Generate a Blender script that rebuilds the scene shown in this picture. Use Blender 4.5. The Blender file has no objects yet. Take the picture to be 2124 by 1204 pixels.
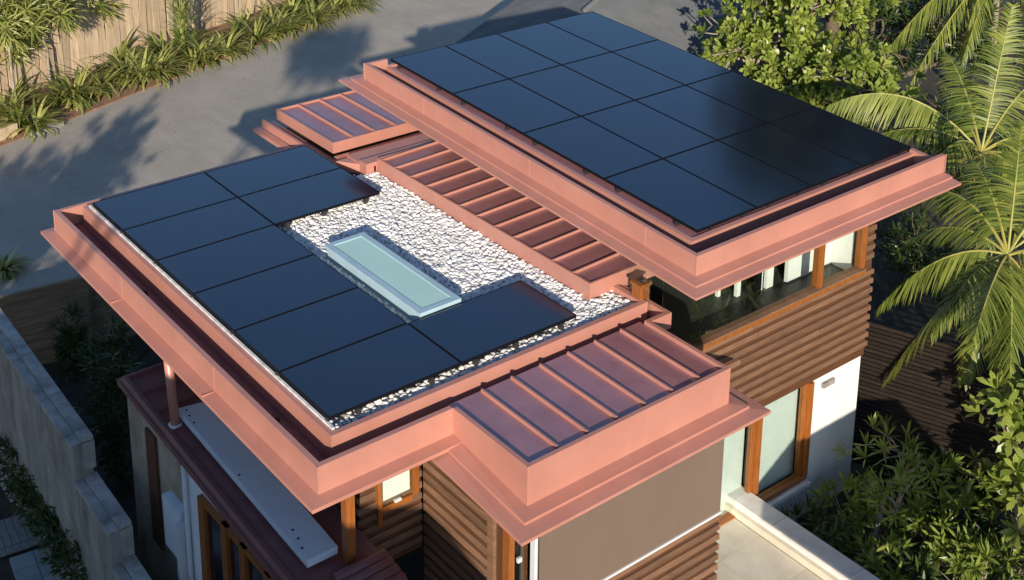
import bpy, math, random
from mathutils import Vector, Matrix, Quaternion
import numpy as np
random.seed(7)
rng = np.random.default_rng(7)
scene = bpy.context.scene
COL = scene.collection

# ------------------------------------------------------------------ camera, sky, sun, exposure
CR = ((0.6209759, 0.7837717, 0.0095318), (0.2228973, -0.164915, -0.9607912), (-0.751469, 0.5987528, -0.2771089))
CC = (16.26070, -10.46689, 6.73058)
CF, CX, CY = 2760.850, 1072.162, -31.170
cam_d = bpy.data.cameras.new("camera")
cam = bpy.data.objects.new("camera", cam_d)
COL.objects.link(cam)
scene.camera = cam
_R = Matrix(CR)
cam.matrix_world = Matrix.Translation(CC) @ Matrix((_R[0], -_R[1], -_R[2])).transposed().to_4x4()
cam_d.sensor_width = 36.0
cam_d.lens = CF * 36.0 / 2124.0
cam_d.shift_x = (1062.0 - CX) / 2124.0
cam_d.shift_y = (CY - 602.0) / 2124.0
cam_d.clip_start = 0.1
cam_d.clip_end = 2000.0

SUN = Vector((0.803 * 0.9585, -0.596 * 0.9585, 0.282)).normalized()
world = bpy.data.worlds.new("World")
scene.world = world
world.use_nodes = True
_n = world.node_tree.nodes
_bg = _n["Background"]
_sky = _n.new("ShaderNodeTexSky")
_sky.sky_type = 'NISHITA'
_sky.sun_disc = False
_sky.sun_elevation = math.asin(SUN.z)
_sky.sun_rotation = math.atan2(SUN.x, SUN.y)
world.node_tree.links.new(_sky.outputs[0], _bg.inputs[0])
_sky.dust_density = 0.4
_sky.ozone_density = 4.0
_bg.inputs[1].default_value = 0.118
sl = bpy.data.lights.new("sun", 'SUN')
sl.energy = 5.0
sl.angle = math.radians(0.5)
sl.color = (1.0, 0.89, 0.74)
so = bpy.data.objects.new("sun", sl)
so.rotation_euler = SUN.to_track_quat('Z', 'Y').to_euler()
so.location = (20, -12, 12)
COL.objects.link(so)
scene.view_settings.view_transform = 'Standard'
scene.view_settings.look = 'None'
scene.view_settings.gamma = 1.0
scene.view_settings.use_curve_mapping = False
scene.view_settings.exposure = 0.38


# a photo pixel (2124 px wide) -> world point on a horizontal / upright plane
def ray(px, py):
    q = Vector(((px - CX) / CF, (py - CY) / CF, 1.0))
    return _R.transposed() @ q


def at(px, py, z):
    r = ray(px, py)
    return Vector(CC) + r * ((z - CC[2]) / r.z)


def at_depth(px, py, d):
    return Vector(CC) + ray(px, py) * d


def depth_of(p):
    return (_R @ (Vector(p) - Vector(CC))).z


# ------------------------------------------------------------------ materials
def _mat(name):
    m = bpy.data.materials.new(name)
    m.use_nodes = True
    nt = m.node_tree
    return m, nt, nt.nodes, nt.links, nt.nodes["Principled BSDF"]


def lerp3(a, b, t):
    return tuple(a[i] + (b[i] - a[i]) * t for i in range(3))


def mat(name, col, rough=0.6, var=0.15, scale=3.0, stretch=(1, 1, 1), bump=0.0, bscale=None, metal=0.0,
        spec=0.5, col2=None, objvar=0.0, detail=5.0, coat=0.0, lo=0.3, hi=0.7, ior=1.5):
    m, nt, N, L, b = _mat(name)
    tc = N.new("ShaderNodeTexCoord")
    mp = N.new("ShaderNodeMapping")
    mp.inputs['Scale'].default_value = stretch
    L.new(tc.outputs['Object'], mp.inputs[0])
    vec = mp.outputs[0]
    if objvar:
        oi = N.new("ShaderNodeObjectInfo")
        ad = N.new("ShaderNodeVectorMath")
        ad.operation = 'ADD'
        sc_ = N.new("ShaderNodeVectorMath")
        sc_.operation = 'SCALE'
        sc_.inputs[0].default_value = (37, 91, 53)
        L.new(oi.outputs['Random'], sc_.inputs['Scale'])
        L.new(mp.outputs[0], ad.inputs[0])
        L.new(sc_.outputs[0], ad.inputs[1])
        vec = ad.outputs[0]
    nz = N.new("ShaderNodeTexNoise")
    nz.inputs['Scale'].default_value = scale
    nz.inputs['Detail'].default_value = detail
    nz.inputs['Roughness'].default_value = 0.62
    L.new(vec, nz.inputs['Vector'])
    rp = N.new("ShaderNodeValToRGB")
    c2 = col2 if col2 else tuple(c * (1 + var) for c in col)
    c1 = col if col2 else tuple(c * (1 - var) for c in col)
    rp.color_ramp.elements[0].position = lo
    rp.color_ramp.elements[1].position = hi
    rp.color_ramp.elements[0].color = (*c1, 1)
    rp.color_ramp.elements[1].color = (*c2, 1)
    L.new(nz.outputs['Fac'], rp.inputs[0])
    out = rp.outputs[0]
    if objvar:
        hs = N.new("ShaderNodeHueSaturation")
        mr = N.new("ShaderNodeMapRange")
        mr.inputs['To Min'].default_value = 1 - objvar
        mr.inputs['To Max'].default_value = 1 + objvar
        L.new(oi.outputs['Random'], mr.inputs[0])
        L.new(mr.outputs[0], hs.inputs['Value'])
        L.new(out, hs.inputs['Color'])
        out = hs.outputs[0]
    L.new(out, b.inputs['Base Color'])
    b.inputs['Roughness'].default_value = rough
    b.inputs['Metallic'].default_value = metal
    b.inputs['Specular IOR Level'].default_value = spec
    b.inputs['Coat Weight'].default_value = coat
    b.inputs['IOR'].default_value = ior
    if bump:
        n2 = N.new("ShaderNodeTexNoise")
        n2.inputs['Scale'].default_value = bscale or scale * 4
        n2.inputs['Detail'].default_value = 4
        L.new(vec, n2.inputs['Vector'])
        bp = N.new("ShaderNodeBump")
        bp.inputs['Strength'].default_value = bump
        bp.inputs['Distance'].default_value = 0.02
        L.new(n2.outputs['Fac'], bp.inputs['Height'])
        L.new(bp.outputs[0], b.inputs['Normal'])
    return m


def weather(m, amt=0.22, streak=(7, 7, 0.5), scale=1.6, dark=(0.42, 0.36, 0.36)):
    nt = m.node_tree
    N, L = nt.nodes, nt.links
    b = N["Principled BSDF"]
    src = b.inputs['Base Color'].links[0].from_socket
    tc = N.new("ShaderNodeTexCoord")
    mp = N.new("ShaderNodeMapping")
    mp.inputs['Scale'].default_value = streak
    L.new(tc.outputs['Object'], mp.inputs[0])
    n1 = N.new("ShaderNodeTexNoise")
    n1.inputs['Scale'].default_value = scale
    n1.inputs['Detail'].default_value = 8
    n1.inputs['Roughness'].default_value = 0.7
    L.new(mp.outputs[0], n1.inputs['Vector'])
    rp = N.new("ShaderNodeValToRGB")
    rp.color_ramp.elements[0].position = 0.42
    rp.color_ramp.elements[1].position = 0.72
    rp.color_ramp.elements[0].color = (0, 0, 0, 1)
    rp.color_ramp.elements[1].color = (amt, amt, amt, 1)
    L.new(n1.outputs['Fac'], rp.inputs[0])
    mx = N.new("ShaderNodeMix")
    mx.data_type = 'RGBA'
    mx.blend_type = 'MULTIPLY'
    L.new(rp.outputs[0], mx.inputs[0])
    L.new(src, mx.inputs[6])
    mx.inputs[7].default_value = (*dark, 1)
    L.new(mx.outputs[2], b.inputs['Base Color'])
    ru = N.new("ShaderNodeMapRange")
    ru.inputs['To Min'].default_value = b.inputs['Roughness'].default_value - 0.06
    ru.inputs['To Max'].default_value = b.inputs['Roughness'].default_value + 0.16
    L.new(n1.outputs['Fac'], ru.inputs[0])
    L.new(ru.outputs[0], b.inputs['Roughness'])


def leaf_mat(name, c1, c2, rough=0.4, trans=0.35, tcol=None, scale=1.2):
    m, nt, N, L, b = _mat(name)
    tc = N.new("ShaderNodeTexCoord")
    nz = N.new("ShaderNodeTexNoise")
    nz.inputs['Scale'].default_value = scale
    nz.inputs['Detail'].default_value = 6
    L.new(tc.outputs['Object'], nz.inputs['Vector'])
    gi = N.new("ShaderNodeNewGeometry")
    mx = N.new("ShaderNodeMath")
    mx.operation = 'ADD'
    ms = N.new("ShaderNodeMath")
    ms.operation = 'MULTIPLY_ADD'
    ms.inputs[1].default_value = 0.55
    ms.inputs[2].default_value = -0.27
    L.new(gi.outputs['Random Per Island'], ms.inputs[0])
    L.new(nz.outputs['Fac'], mx.inputs[0])
    L.new(ms.outputs[0], mx.inputs[1])
    rp = N.new("ShaderNodeValToRGB")
    rp.color_ramp.elements[0].position = 0.22
    rp.color_ramp.elements[1].position = 0.78
    rp.color_ramp.elements[0].color = (*c1, 1)
    rp.color_ramp.elements[1].color = (*c2, 1)
    L.new(mx.outputs[0], rp.inputs[0])
    L.new(rp.outputs[0], b.inputs['Base Color'])
    b.inputs['Roughness'].default_value = rough
    b.inputs['Specular IOR Level'].default_value = 0.45
    tr = N.new("ShaderNodeBsdfTranslucent")
    hs = N.new("ShaderNodeHueSaturation")
    hs.inputs['Saturation'].default_value = 1.1
    hs.inputs['Value'].default_value = 1.3
    L.new(rp.outputs[0], hs.inputs['Color'])
    L.new(hs.outputs[0], tr.inputs['Color'])
    mix = N.new("ShaderNodeMixShader")
    mix.inputs[0].default_value = trans
    L.new(b.outputs[0], mix.inputs[1])
    L.new(tr.outputs[0], mix.inputs[2])
    L.new(mix.outputs[0], N["Material Output"].inputs[0])
    return m


def glass_mat(name, tint, refl=1.5, rough=0.0):
    m, nt, N, L, b = _mat(name)
    t = N.new("ShaderNodeBsdfTransparent")
    t.inputs[0].default_value = (*tint, 1)
    g = N.new("ShaderNodeBsdfGlossy")
    g.inputs['Roughness'].default_value = rough
    g.inputs['Color'].default_value = (1, 1, 1, 1)
    f = N.new("ShaderNodeFresnel")
    f.inputs['IOR'].default_value = refl
    mix = N.new("ShaderNodeMixShader")
    gm = N.new("ShaderNodeNewGeometry")
    inv = N.new("ShaderNodeMath")
    inv.operation = 'SUBTRACT'
    inv.inputs[0].default_value = 1.0
    L.new(gm.outputs['Backfacing'], inv.inputs[1])
    mul = N.new("ShaderNodeMath")
    mul.operation = 'MULTIPLY'
    L.new(f.outputs[0], mul.inputs[0])
    L.new(inv.outputs[0], mul.inputs[1])
    L.new(mul.outputs[0], mix.inputs[0])
    L.new(t.outputs[0], mix.inputs[1])
    L.new(g.outputs[0], mix.inputs[2])
    L.new(mix.outputs[0], N["Material Output"].inputs[0])
    return m


M = {}
M['copper'] = mat('salmon_painted_metal', (0.435, 0.190, 0.140), rough=0.38, scale=1.3, ior=1.7,
                  col2=(0.495, 0.226, 0.170), bump=0.05, bscale=2.5, objvar=0.03)
M['copper_deck'] = mat('weathered_sky_mauve_sheet', (0.27, 0.11, 0.115), rough=0.30, scale=1.1, ior=2.4,  # mauve of the reflected sky is mixed into this base colour
                       col2=(0.36, 0.16, 0.165), bump=0.08, bscale=3.0, objvar=0.05)
M['maroon'] = mat('maroon_roof_metal', (0.22, 0.088, 0.085), rough=0.45, var=0.15, scale=2.0, bump=0.05)
M['panel'] = None
M['black_frame'] = mat('black_anodised_frame', (0.004, 0.004, 0.006), spec=0.2, rough=0.6, var=0.2)
M['dark_metal'] = mat('dark_bracket_metal', (0.03, 0.028, 0.028), rough=0.5, var=0.3)
M['pebble'] = mat('white_pebble', (0.50, 0.49, 0.475), rough=0.8, col2=(0.86, 0.85, 0.83), scale=9.0, detail=2.0)
M['pebble_bed'] = mat('white_gravel_bed', (0.42, 0.40, 0.37), rough=0.9, col2=(0.66, 0.64, 0.6), scale=26.0, bump=0.8, bscale=30)
M['sky_frame'] = mat('skylight_blue_grey_frame', (0.36, 0.50, 0.56), rough=0.35, var=0.08)
M['sky_glass'] = mat('frosted_green_glass', (0.47, 0.70, 0.60), rough=0.18, var=0.05, scale=1.0, coat=0.4)
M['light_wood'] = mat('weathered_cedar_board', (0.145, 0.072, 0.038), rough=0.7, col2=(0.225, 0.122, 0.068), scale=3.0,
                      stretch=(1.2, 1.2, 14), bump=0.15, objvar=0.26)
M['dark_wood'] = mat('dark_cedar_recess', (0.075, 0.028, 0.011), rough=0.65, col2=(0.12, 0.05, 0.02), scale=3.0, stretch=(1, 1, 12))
M['orange_wood'] = mat('oiled_orange_timber', (0.215, 0.066, 0.013), rough=0.45, col2=(0.33, 0.112, 0.024), scale=4.0,
                       stretch=(8, 8, 1), objvar=0.1)
M['white_wall'] = mat('white_render', (0.74, 0.73, 0.71), rough=0.85, var=0.04, scale=1.5, bump=0.06, bscale=60)
M['blue_white'] = mat('pale_painted_wall', (0.74, 0.78, 0.82), rough=0.8, var=0.05, scale=1.5)
M['tan_wall'] = mat('stained_tan_plaster', (0.26, 0.20, 0.13), rough=0.9, col2=(0.48, 0.42, 0.33), scale=1.6, bump=0.15, lo=.35, hi=.68)
M['screen'] = mat('taupe_screen_fabric', (0.160, 0.112, 0.084), rough=0.85, var=0.025, scale=0.7)
M['alu'] = mat('pale_aluminium', (0.62, 0.64, 0.66), rough=0.4, var=0.04)
M['slab'] = mat('galvanised_flashing', (0.62, 0.70, 0.78), rough=0.36, scale=1.4, col2=(0.74, 0.80, 0.86), bump=0.06, bscale=2.0)
M['glass'] = glass_mat('window_glass', (0.93, 0.965, 0.95), 1.6)
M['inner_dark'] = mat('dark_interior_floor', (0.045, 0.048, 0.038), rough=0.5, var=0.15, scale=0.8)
M['inner_white'] = mat('white_interior_paint', (0.78, 0.77, 0.74), rough=0.8, var=0.03)
M['inner_grey'] = mat('pale_green_blind', (0.56, 0.60, 0.57), rough=0.7, var=0.05)
M['road'] = None
M['soil'] = mat('orange_brown_mulch', (0.20, 0.10, 0.052), rough=0.95, col2=(0.36, 0.20, 0.115), scale=9.0, bump=0.8, bscale=30)
M['dark_soil'] = mat('dark_garden_soil', (0.035, 0.028, 0.02), rough=0.95, col2=(0.075, 0.06, 0.042), scale=4.0, bump=0.6, bscale=18)
M['paling'] = mat('tan_timber_paling', (0.38, 0.27, 0.165), rough=0.8, col2=(0.62, 0.48, 0.33), scale=2.2, stretch=(6, 6, 0.7), bump=0.25, objvar=0.18)
M['sleeper'] = mat('weathered_sleeper', (0.17, 0.12, 0.075), rough=0.85, col2=(0.36, 0.27, 0.17), scale=2.0, stretch=(1, 1, 9), bump=0.3, objvar=0.15)
M['concrete'] = mat('grey_concrete', (0.25, 0.235, 0.21), rough=0.9, col2=(0.44, 0.415, 0.375), scale=2.0, bump=0.3, bscale=24)
M['coping'] = mat('weathered_coping', (0.34, 0.32, 0.29), rough=0.85, col2=(0.56, 0.53, 0.49), scale=3.0, bump=0.2, bscale=20, objvar=0.08)
M['paver'] = mat('grey_stone_paver', (0.30, 0.31, 0.30), rough=0.85, col2=(0.42, 0.43, 0.42), scale=2.5, bump=0.1, objvar=0.12)
M['terrace'] = mat('cream_terrace_paver', (0.62, 0.56, 0.45), rough=0.85, col2=(0.74, 0.68, 0.56), scale=2.5, bump=0.08, objvar=0.06)
M['terrace_cap'] = mat('pale_stone_coping', (0.56, 0.53, 0.49), rough=0.8, col2=(0.74, 0.71, 0.67), scale=4.0, bump=0.1)
M['fence_dark'] = mat('shade_deepened_brown_slat', (0.010, 0.007, 0.005), rough=0.75, spec=0.25, col2=(0.026, 0.016, 0.010), scale=3.0, stretch=(2, 2, 12), objvar=0.3)  # brown slats, base deepened further in place of shade falling on them
M['corrugated'] = mat('grey_corrugated_steel', (0.085, 0.09, 0.095), rough=0.6, col2=(0.135, 0.14, 0.145), scale=1.2)
M['bark'] = mat('pale_grey_bark', (0.20, 0.165, 0.125), rough=0.85, col2=(0.36, 0.31, 0.25), scale=6.0, bump=0.4)
M['dark_bark'] = mat('brown_bark', (0.085, 0.06, 0.04), rough=0.9, col2=(0.16, 0.12, 0.08), scale=6.0, bump=0.4)
M['palm_trunk'] = mat('ringed_palm_trunk', (0.17, 0.14, 0.10), rough=0.9, col2=(0.32, 0.27, 0.2), scale=3.0, stretch=(1, 1, 9), bump=0.5)
M['crownshaft'] = mat('pale_palm_sheath', (0.50, 0.42, 0.30), rough=0.6, col2=(0.62, 0.52, 0.34), scale=2.0)
M['rachis'] = mat('yellow_palm_stalk', (0.27, 0.26, 0.06), rough=0.45, col2=(0.38, 0.34, 0.09), scale=3.0)
M['dry'] = mat('dry_palm_leaf', (0.34, 0.20, 0.09), rough=0.8, col2=(0.48, 0.32, 0.16), scale=4.0)
M['litter'] = mat('pale_dry_leaf', (0.40, 0.30, 0.18), rough=0.9, col2=(0.62, 0.52, 0.38), scale=3.0)
M['terracotta'] = mat('terracotta', (0.42, 0.17, 0.08), rough=0.8, var=0.15)
M['tile'] = mat('terracotta_roof_tile', (0.33, 0.12, 0.07), rough=0.85, var=0.25, scale=5.0)
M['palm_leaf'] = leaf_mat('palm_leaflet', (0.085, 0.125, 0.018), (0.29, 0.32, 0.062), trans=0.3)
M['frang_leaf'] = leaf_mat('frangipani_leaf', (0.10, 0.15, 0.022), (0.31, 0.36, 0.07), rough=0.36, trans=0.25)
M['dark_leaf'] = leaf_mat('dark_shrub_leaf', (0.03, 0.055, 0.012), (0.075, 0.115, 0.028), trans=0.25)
M['strap_leaf'] = leaf_mat('strappy_leaf', (0.12, 0.155, 0.028), (0.42, 0.42, 0.13), trans=0.25)
M['grass_leaf'] = leaf_mat('bamboo_grass_leaf', (0.12, 0.20, 0.03), (0.25, 0.33, 0.07), trans=0.4)


def _panel():
    m, nt, N, L, b = _mat('solar_glass')
    tc = N.new("ShaderNodeTexCoord")
    nz = N.new("ShaderNodeTexNoise")
    nz.inputs['Scale'].default_value = 0.9
    nz.inputs['Detail'].default_value = 6
    L.new(tc.outputs['Object'], nz.inputs['Vector'])
    rp = N.new("ShaderNodeValToRGB")
    rp.color_ramp.elements[0].position = 0.3
    rp.color_ramp.elements[1].position = 0.75
    rp.color_ramp.elements[0].color = (0.003, 0.005, 0.014, 1)
    rp.color_ramp.elements[1].color = (0.006, 0.010, 0.026, 1)
    L.new(nz.outputs['Fac'], rp.inputs[0])
    L.new(rp.outputs[0], b.inputs['Base Color'])
    rr = N.new("ShaderNodeMapRange")
    rr.inputs['To Min'].default_value = 0.10
    rr.inputs['To Max'].default_value = 0.20
    L.new(nz.outputs['Fac'], rr.inputs[0])
    L.new(rr.outputs[0], b.inputs['Roughness'])
    b.inputs['IOR'].default_value = 1.95
    return m


def _road():
    m, nt, N, L, b = _mat('exposed_aggregate_driveway')
    tc = N.new("ShaderNodeTexCoord")
    a = N.new("ShaderNodeTexNoise")
    a.inputs['Scale'].default_value = 0.8
    a.inputs['Detail'].default_value = 7
    a.inputs['Roughness'].default_value = 0.65
    L.new(tc.outputs['Object'], a.inputs['Vector'])
    mp = N.new("ShaderNodeMapping")
    mp.inputs['Rotation'].default_value = (0, 0, math.radians(110))
    mp.inputs['Scale'].default_value = (0.35, 2.2, 1)
    L.new(tc.outputs['Object'], mp.inputs[0])
    s = N.new("ShaderNodeTexNoise")
    s.inputs['Scale'].default_value = 2.0
    s.inputs['Detail'].default_value = 6
    L.new(mp.outputs[0], s.inputs['Vector'])
    g = N.new("ShaderNodeTexNoise")
    g.inputs['Scale'].default_value = 38
    g.inputs['Detail'].default_value = 3
    L.new(tc.outputs['Object'], g.inputs['Vector'])
    m1 = N.new("ShaderNodeMath")
    m1.operation = 'ADD'
    L.new(a.outputs['Fac'], m1.inputs[0])
    ml = N.new("ShaderNodeMath")
    ml.operation = 'MULTIPLY_ADD'
    ml.inputs[1].default_value = 0.35
    ml.inputs[2].default_value = 0.32
    L.new(s.outputs['Fac'], ml.inputs[0])
    L.new(ml.outputs[0], m1.inputs[1])
    m2 = N.new("ShaderNodeMath")
    m2.operation = 'MULTIPLY_ADD'
    m2.inputs[1].default_value = 1.3
    L.new(g.outputs['Fac'], m2.inputs[0])
    L.new(m1.outputs[0], m2.inputs[2])
    rp = N.new("ShaderNodeValToRGB")
    rp.color_ramp.elements[0].position = 0.30
    rp.color_ramp.elements[1].position = 0.70
    rp.color_ramp.elements[0].color = (0.22, 0.195, 0.16, 1)
    rp.color_ramp.elements[1].color = (0.50, 0.45, 0.375, 1)
    dv = N.new("ShaderNodeMath")
    dv.operation = 'DIVIDE'
    dv.inputs[1].default_value = 3.25
    L.new(m2.outputs[0], dv.inputs[0])
    L.new(dv.outputs[0], rp.inputs[0])
    L.new(rp.outputs[0], b.inputs['Base Color'])
    b.inputs['Roughness'].default_value = 0.9
    bp = N.new("ShaderNodeBump")
    bp.inputs['Strength'].default_value = 0.25
    bp.inputs['Distance'].default_value = 0.02
    L.new(g.outputs['Fac'], bp.inputs['Height'])
    L.new(bp.outputs[0], b.inputs['Normal'])
    return m


weather(M['copper'], 0.26, (1.6, 1.6, 0.7), 1.3, (0.62, 0.58, 0.62))
weather(M['copper_deck'], 0.45, (1.2, 1.2, 1.2), 2.2)
weather(M['maroon'], 0.4, (1.5, 1.5, 1.5), 2.0)
weather(M['concrete'], 0.9, (2.5, 2.5, 0.5), 1.2, (0.30, 0.29, 0.27))
weather(M['coping'], 0.8, (2, 2, 2), 2.2, (0.35, 0.34, 0.33))
weather(M['white_wall'], 0.25, (5, 5, 0.5), 1.2, (0.6, 0.57, 0.52))
weather(M['screen'], 0.12, (1.5, 1.5, 0.5), 1.2, (0.5, 0.48, 0.46))
weather(M['light_wood'], 0.55, (0.9, 0.9, 3), 1.6, (0.45, 0.38, 0.33))
weather(M['terrace'], 0.35, (1, 1, 1), 1.8, (0.6, 0.56, 0.5))
M['panel'] = _panel()
M['road'] = _road()


# ------------------------------------------------------------------ object helpers
def tag(o, label=None, cat=None, group=None, kind=None):
    if label: o['label'] = label
    if cat: o['category'] = cat
    if group: o['group'] = group
    if kind: o['kind'] = kind
    return o


WORLD = {}


def wloc(o):
    return WORLD.get(o.name, Vector((0, 0, 0)))


def empty(name, loc, label=None, cat=None, group=None):
    o = bpy.data.objects.new(name, None)
    o.empty_display_size = 0.2
    COL.objects.link(o)
    o.location = Vector(loc)
    WORLD[o.name] = Vector(loc)
    return tag(o, label, cat, group)


def link_mesh(name, me, loc, parent=None):
    o = bpy.data.objects.new(name, me)
    COL.objects.link(o)
    o.location = loc
    WORLD[o.name] = Vector(loc)
    if parent is not None:
        o.parent = parent
        o.location = Vector(loc) - wloc(parent)
    return o


class MB:
    def __init__(self):
        self.v, self.f, self.mi = [], [], []

    def add(self, vs, fs, mi=0):
        n = len(self.v)
        self.v += [tuple(p) for p in vs]
        for f in fs:
            self.f.append(tuple(i + n for i in f))
            self.mi.append(mi)
        return self

    def box(self, x0, x1, y0, y1, z0, z1, sx=0.0, mi=0):
        P = [(x, y, z + sx * x) for z in (z0, z1) for x, y in ((x0, y0), (x1, y0), (x1, y1), (x0, y1))]
        return self.add(P, [(3, 2, 1, 0), (4, 5, 6, 7), (0, 1, 5, 4), (1, 2, 6, 5), (2, 3, 7, 6), (3, 0, 4, 7)], mi)

    def obox(self, o, ex, ey, ez, mi=0):          # oriented box: corner + 3 edge vectors
        o, ex, ey, ez = map(Vector, (o, ex, ey, ez))
        P = [o, o + ex, o + ex + ey, o + ey]
        P += [p + ez for p in P]
        F = [(3, 2, 1, 0), (4, 5, 6, 7), (0, 1, 5, 4), (1, 2, 6, 5), (2, 3, 7, 6), (3, 0, 4, 7)]
        if ex.cross(ey).dot(ez) < 0:
            F = [tuple(reversed(f)) for f in F]
        return self.add(P, F, mi)

    def prism(self, poly, z0, z1, sx=0.0, mi=0):   # counter-clockwise polygon
        n = len(poly)
        P = [(x, y, z0 + sx * x) for x, y in poly] + [(x, y, z1 + sx * x) for x, y in poly]
        F = [tuple(range(n - 1, -1, -1)), tuple(range(n, 2 * n))]
        F += [(i, (i + 1) % n, n + (i + 1) % n, n + i) for i in range(n)]
        return self.add(P, F, mi)

    def sweep(self, path, profs, closed=False, sx=0.0):
        # path: 2-D points, outward is on the right hand; profs: one profile [(out, z)...] or one per point
        n = len(path)
        if not isinstance(profs[0], list):
            profs = [profs] * n
        rows = []
        for i, p in enumerate(path):
            p = Vector(p)
            a = Vector(path[i - 1]) if (i > 0 or closed) else None
            b = Vector(path[(i + 1) % n]) if (i < n - 1 or closed) else None
            ds = []
            if a is not None: ds.append((p - a).normalized())
            if b is not None: ds.append((b - p).normalized())
            ns = [Vector((d.y, -d.x)) for d in ds]
            nn = sum(ns, Vector((0, 0)))
            nn /= max(nn.length_squared / len(ns), 1e-6) if len(ns) == 1 else (1 + ns[0].dot(ns[1]))
            rows.append([(p.x + nn.x * o, p.y + nn.y * o, z + sx * (p.x + nn.x * o)) for o, z in profs[i]])
        k = len(profs[0])
        V = [q for r in rows for q in r]
        F = []
        for i in range(n if closed else n - 1):
            j = (i + 1) % n
            for t in range(k - 1):
                F.append((i * k + t, i * k + t + 1, j * k + t + 1, j * k + t))
        if not closed:
            F.append(tuple(range(k - 1, -1, -1)))
            F.append(tuple((n - 1) * k + t for t in range(k)))
        return self.add(V, F)

    def tube(self, pts, rs, n=8, mi=0):
        pts = [Vector(p) for p in pts]
        if not hasattr(rs, '__len__'): rs = [rs] * len(pts)
        V, F = [], []
        up = Vector((0.13, 0.31, 0.94))
        for i, p in enumerate(pts):
            d = (pts[min(i + 1, len(pts) - 1)] - pts[max(i - 1, 0)]).normalized()
            s = d.cross(up)
            if s.length < 0.05: s = d.cross(Vector((1, 0, 0)))
            s.normalize()
            t = s.cross(d)
            for k in range(n):
                a = 2 * math.pi * k / n
                V.append(p + (s * math.cos(a) + t * math.sin(a)) * rs[i])
        for i in range(len(pts) - 1):
            for k in range(n):
                F.append((i * n + k, i * n + (k + 1) % n, (i + 1) * n + (k + 1) % n, (i + 1) * n + k))
        F.append(tuple(range(n - 1, -1, -1)))
        F.append(tuple((len(pts) - 1) * n + k for k in range(n)))
        return self.add(V, F, mi)

    def build(self, name, mats, parent=None, smooth=False, kind=None, label=None, loc=None):
        V = np.array(self.v, dtype=float)
        if loc is None:
            c = (V.min(0) + V.max(0)) / 2
            loc = Vector((c[0], c[1], V[:, 2].min()))
        V = V - np.array(loc)
        me = bpy.data.meshes.new(name)
        me.from_pydata(V.tolist(), [], self.f)
        if not isinstance(mats, (list, tuple)): mats = [mats]
        for m in mats: me.materials.append(m)
        if len(mats) > 1: me.polygons.foreach_set('material_index', self.mi)
        if smooth: me.polygons.foreach_set('use_smooth', [True] * len(self.f))
        me.update()
        o = link_mesh(name, me, loc, parent)
        return tag(o, label=label, kind=kind)


def box(name, m, x0, x1, y0, y1, z0, z1, parent=None, **k):
    return MB().box(x0, x1, y0, y1, z0, z1).build(name, m, parent, **k)


# ------------------------------------------------------------------ setting
GZ = -5.4            # driveway and garden level
BZ = -6.3            # sunken side yard and base ground
RD = Vector((-0.342, 0.940, 0))       # direction of the driveway
RN = Vector((0.940, 0.342, 0))        # across it, towards the house


def roadpt(u, v, z=GZ):               # u along the driveway, v from its far edge towards the house
    return Vector((-13.2, -2.0, 0)) + RD * u + RN * v + Vector((0, 0, z))


tag(MB().box(-400, 400, -400, 400, BZ - 0.5, BZ).build('ground', M['dark_soil']), kind='structure')
b = MB()
P = [roadpt(-60, 0), roadpt(-60, 6.3), roadpt(90, 6.3), roadpt(90, 0)]
b.prism([(p.x, p.y) for p in P], BZ + 0.01, GZ)
tag(b.build('driveway', M['road']), kind='structure')
b = MB()
P = [roadpt(-60, -7), roadpt(-60, -0.004), roadpt(90, -0.004), roadpt(90, -7)]
b.prism([(p.x, p.y) for p in P], BZ + 0.012, GZ + 0.03)
tag(b.build('garden_bed', M['soil']), kind='structure')
b = MB().prism([(-1.0, 0.2), (30, 0.2), (40, 60), (-32, 60), (-25, 45)], BZ + 0.014, GZ - 0.02)
tag(b.build('garden_ground', M['dark_soil']), kind='structure')

# ------------------------------------------------------------------ house
H = empty('house', (3.5, -1.0, GZ), 'modern two storey house with salmon metal flat roofs and cedar boarding', 'house')
cop, deckm = M['copper'], M['copper_deck']
TS = -0.046          # fall of the upper roof along x

# ---- upper roof
up = MB().box(0.10, 6.98, -0.46, 4.16, -0.245, -0.20, TS).build('upper_roof', M['maroon'], H)
b = MB()
prof = [(-0.055, -0.19), (-0.055, 0.05), (0, 0.05), (0, -0.195), (0.14, -0.205), (0.14, -0.228), (0.28, -0.240), (0.28, -0.268), (0.0, -0.275), (-0.055, -0.275)]
RX0, RX1, RY0, RY1 = 0.10, 7.03, -0.51, 4.20
b.sweep([(RX0, -0.12), (RX0, RY0), (RX1, RY0), (RX1, RY1 - 0.02)], prof, sx=TS)
b.build('parapet', cop, up)
prof_l = [(-0.055, -0.19), (-0.055, -0.05), (0, -0.05), (0, -0.2), (0.06, -0.21), (0.06, -0.24), (-0.055, -0.27)]
MB().sweep([(6.97, 4.19), (0.115, 4.19), (0.115, -0.115)], prof_l, sx=TS).build('edge_fascia', cop, up)
MB().box(6.56, 6.97, 4.06, 4.13, -0.2, -0.02, TS).build('gutter_end', cop, up)
b = MB()
for (x0, x1, y0, y1) in ((0.2, 6.63, -0.17, -0.10), (6.56, 6.63, -0.10, 4.12)):
    b.box(x0, x1, y0, y1, -0.2, -0.055, TS)
b.build('curb', cop, up)
MB().box(0.2, 6.56, -0.10, 4.12, -0.2, -0.075, TS).build('roof_sheet', deckm, up)
for x in (1.65, 4.05, 6.2):
    MB().box(x, x + 0.012, RY0 - 0.004, RY0, -0.195, 0.048, TS).build('joint_strip', cop, up)
for y in (1.25, 3.1):
    MB().box(RX1, RX1 + 0.004, y, y + 0.012, -0.195, 0.048, TS).build('joint_strip', cop, up)
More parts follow.
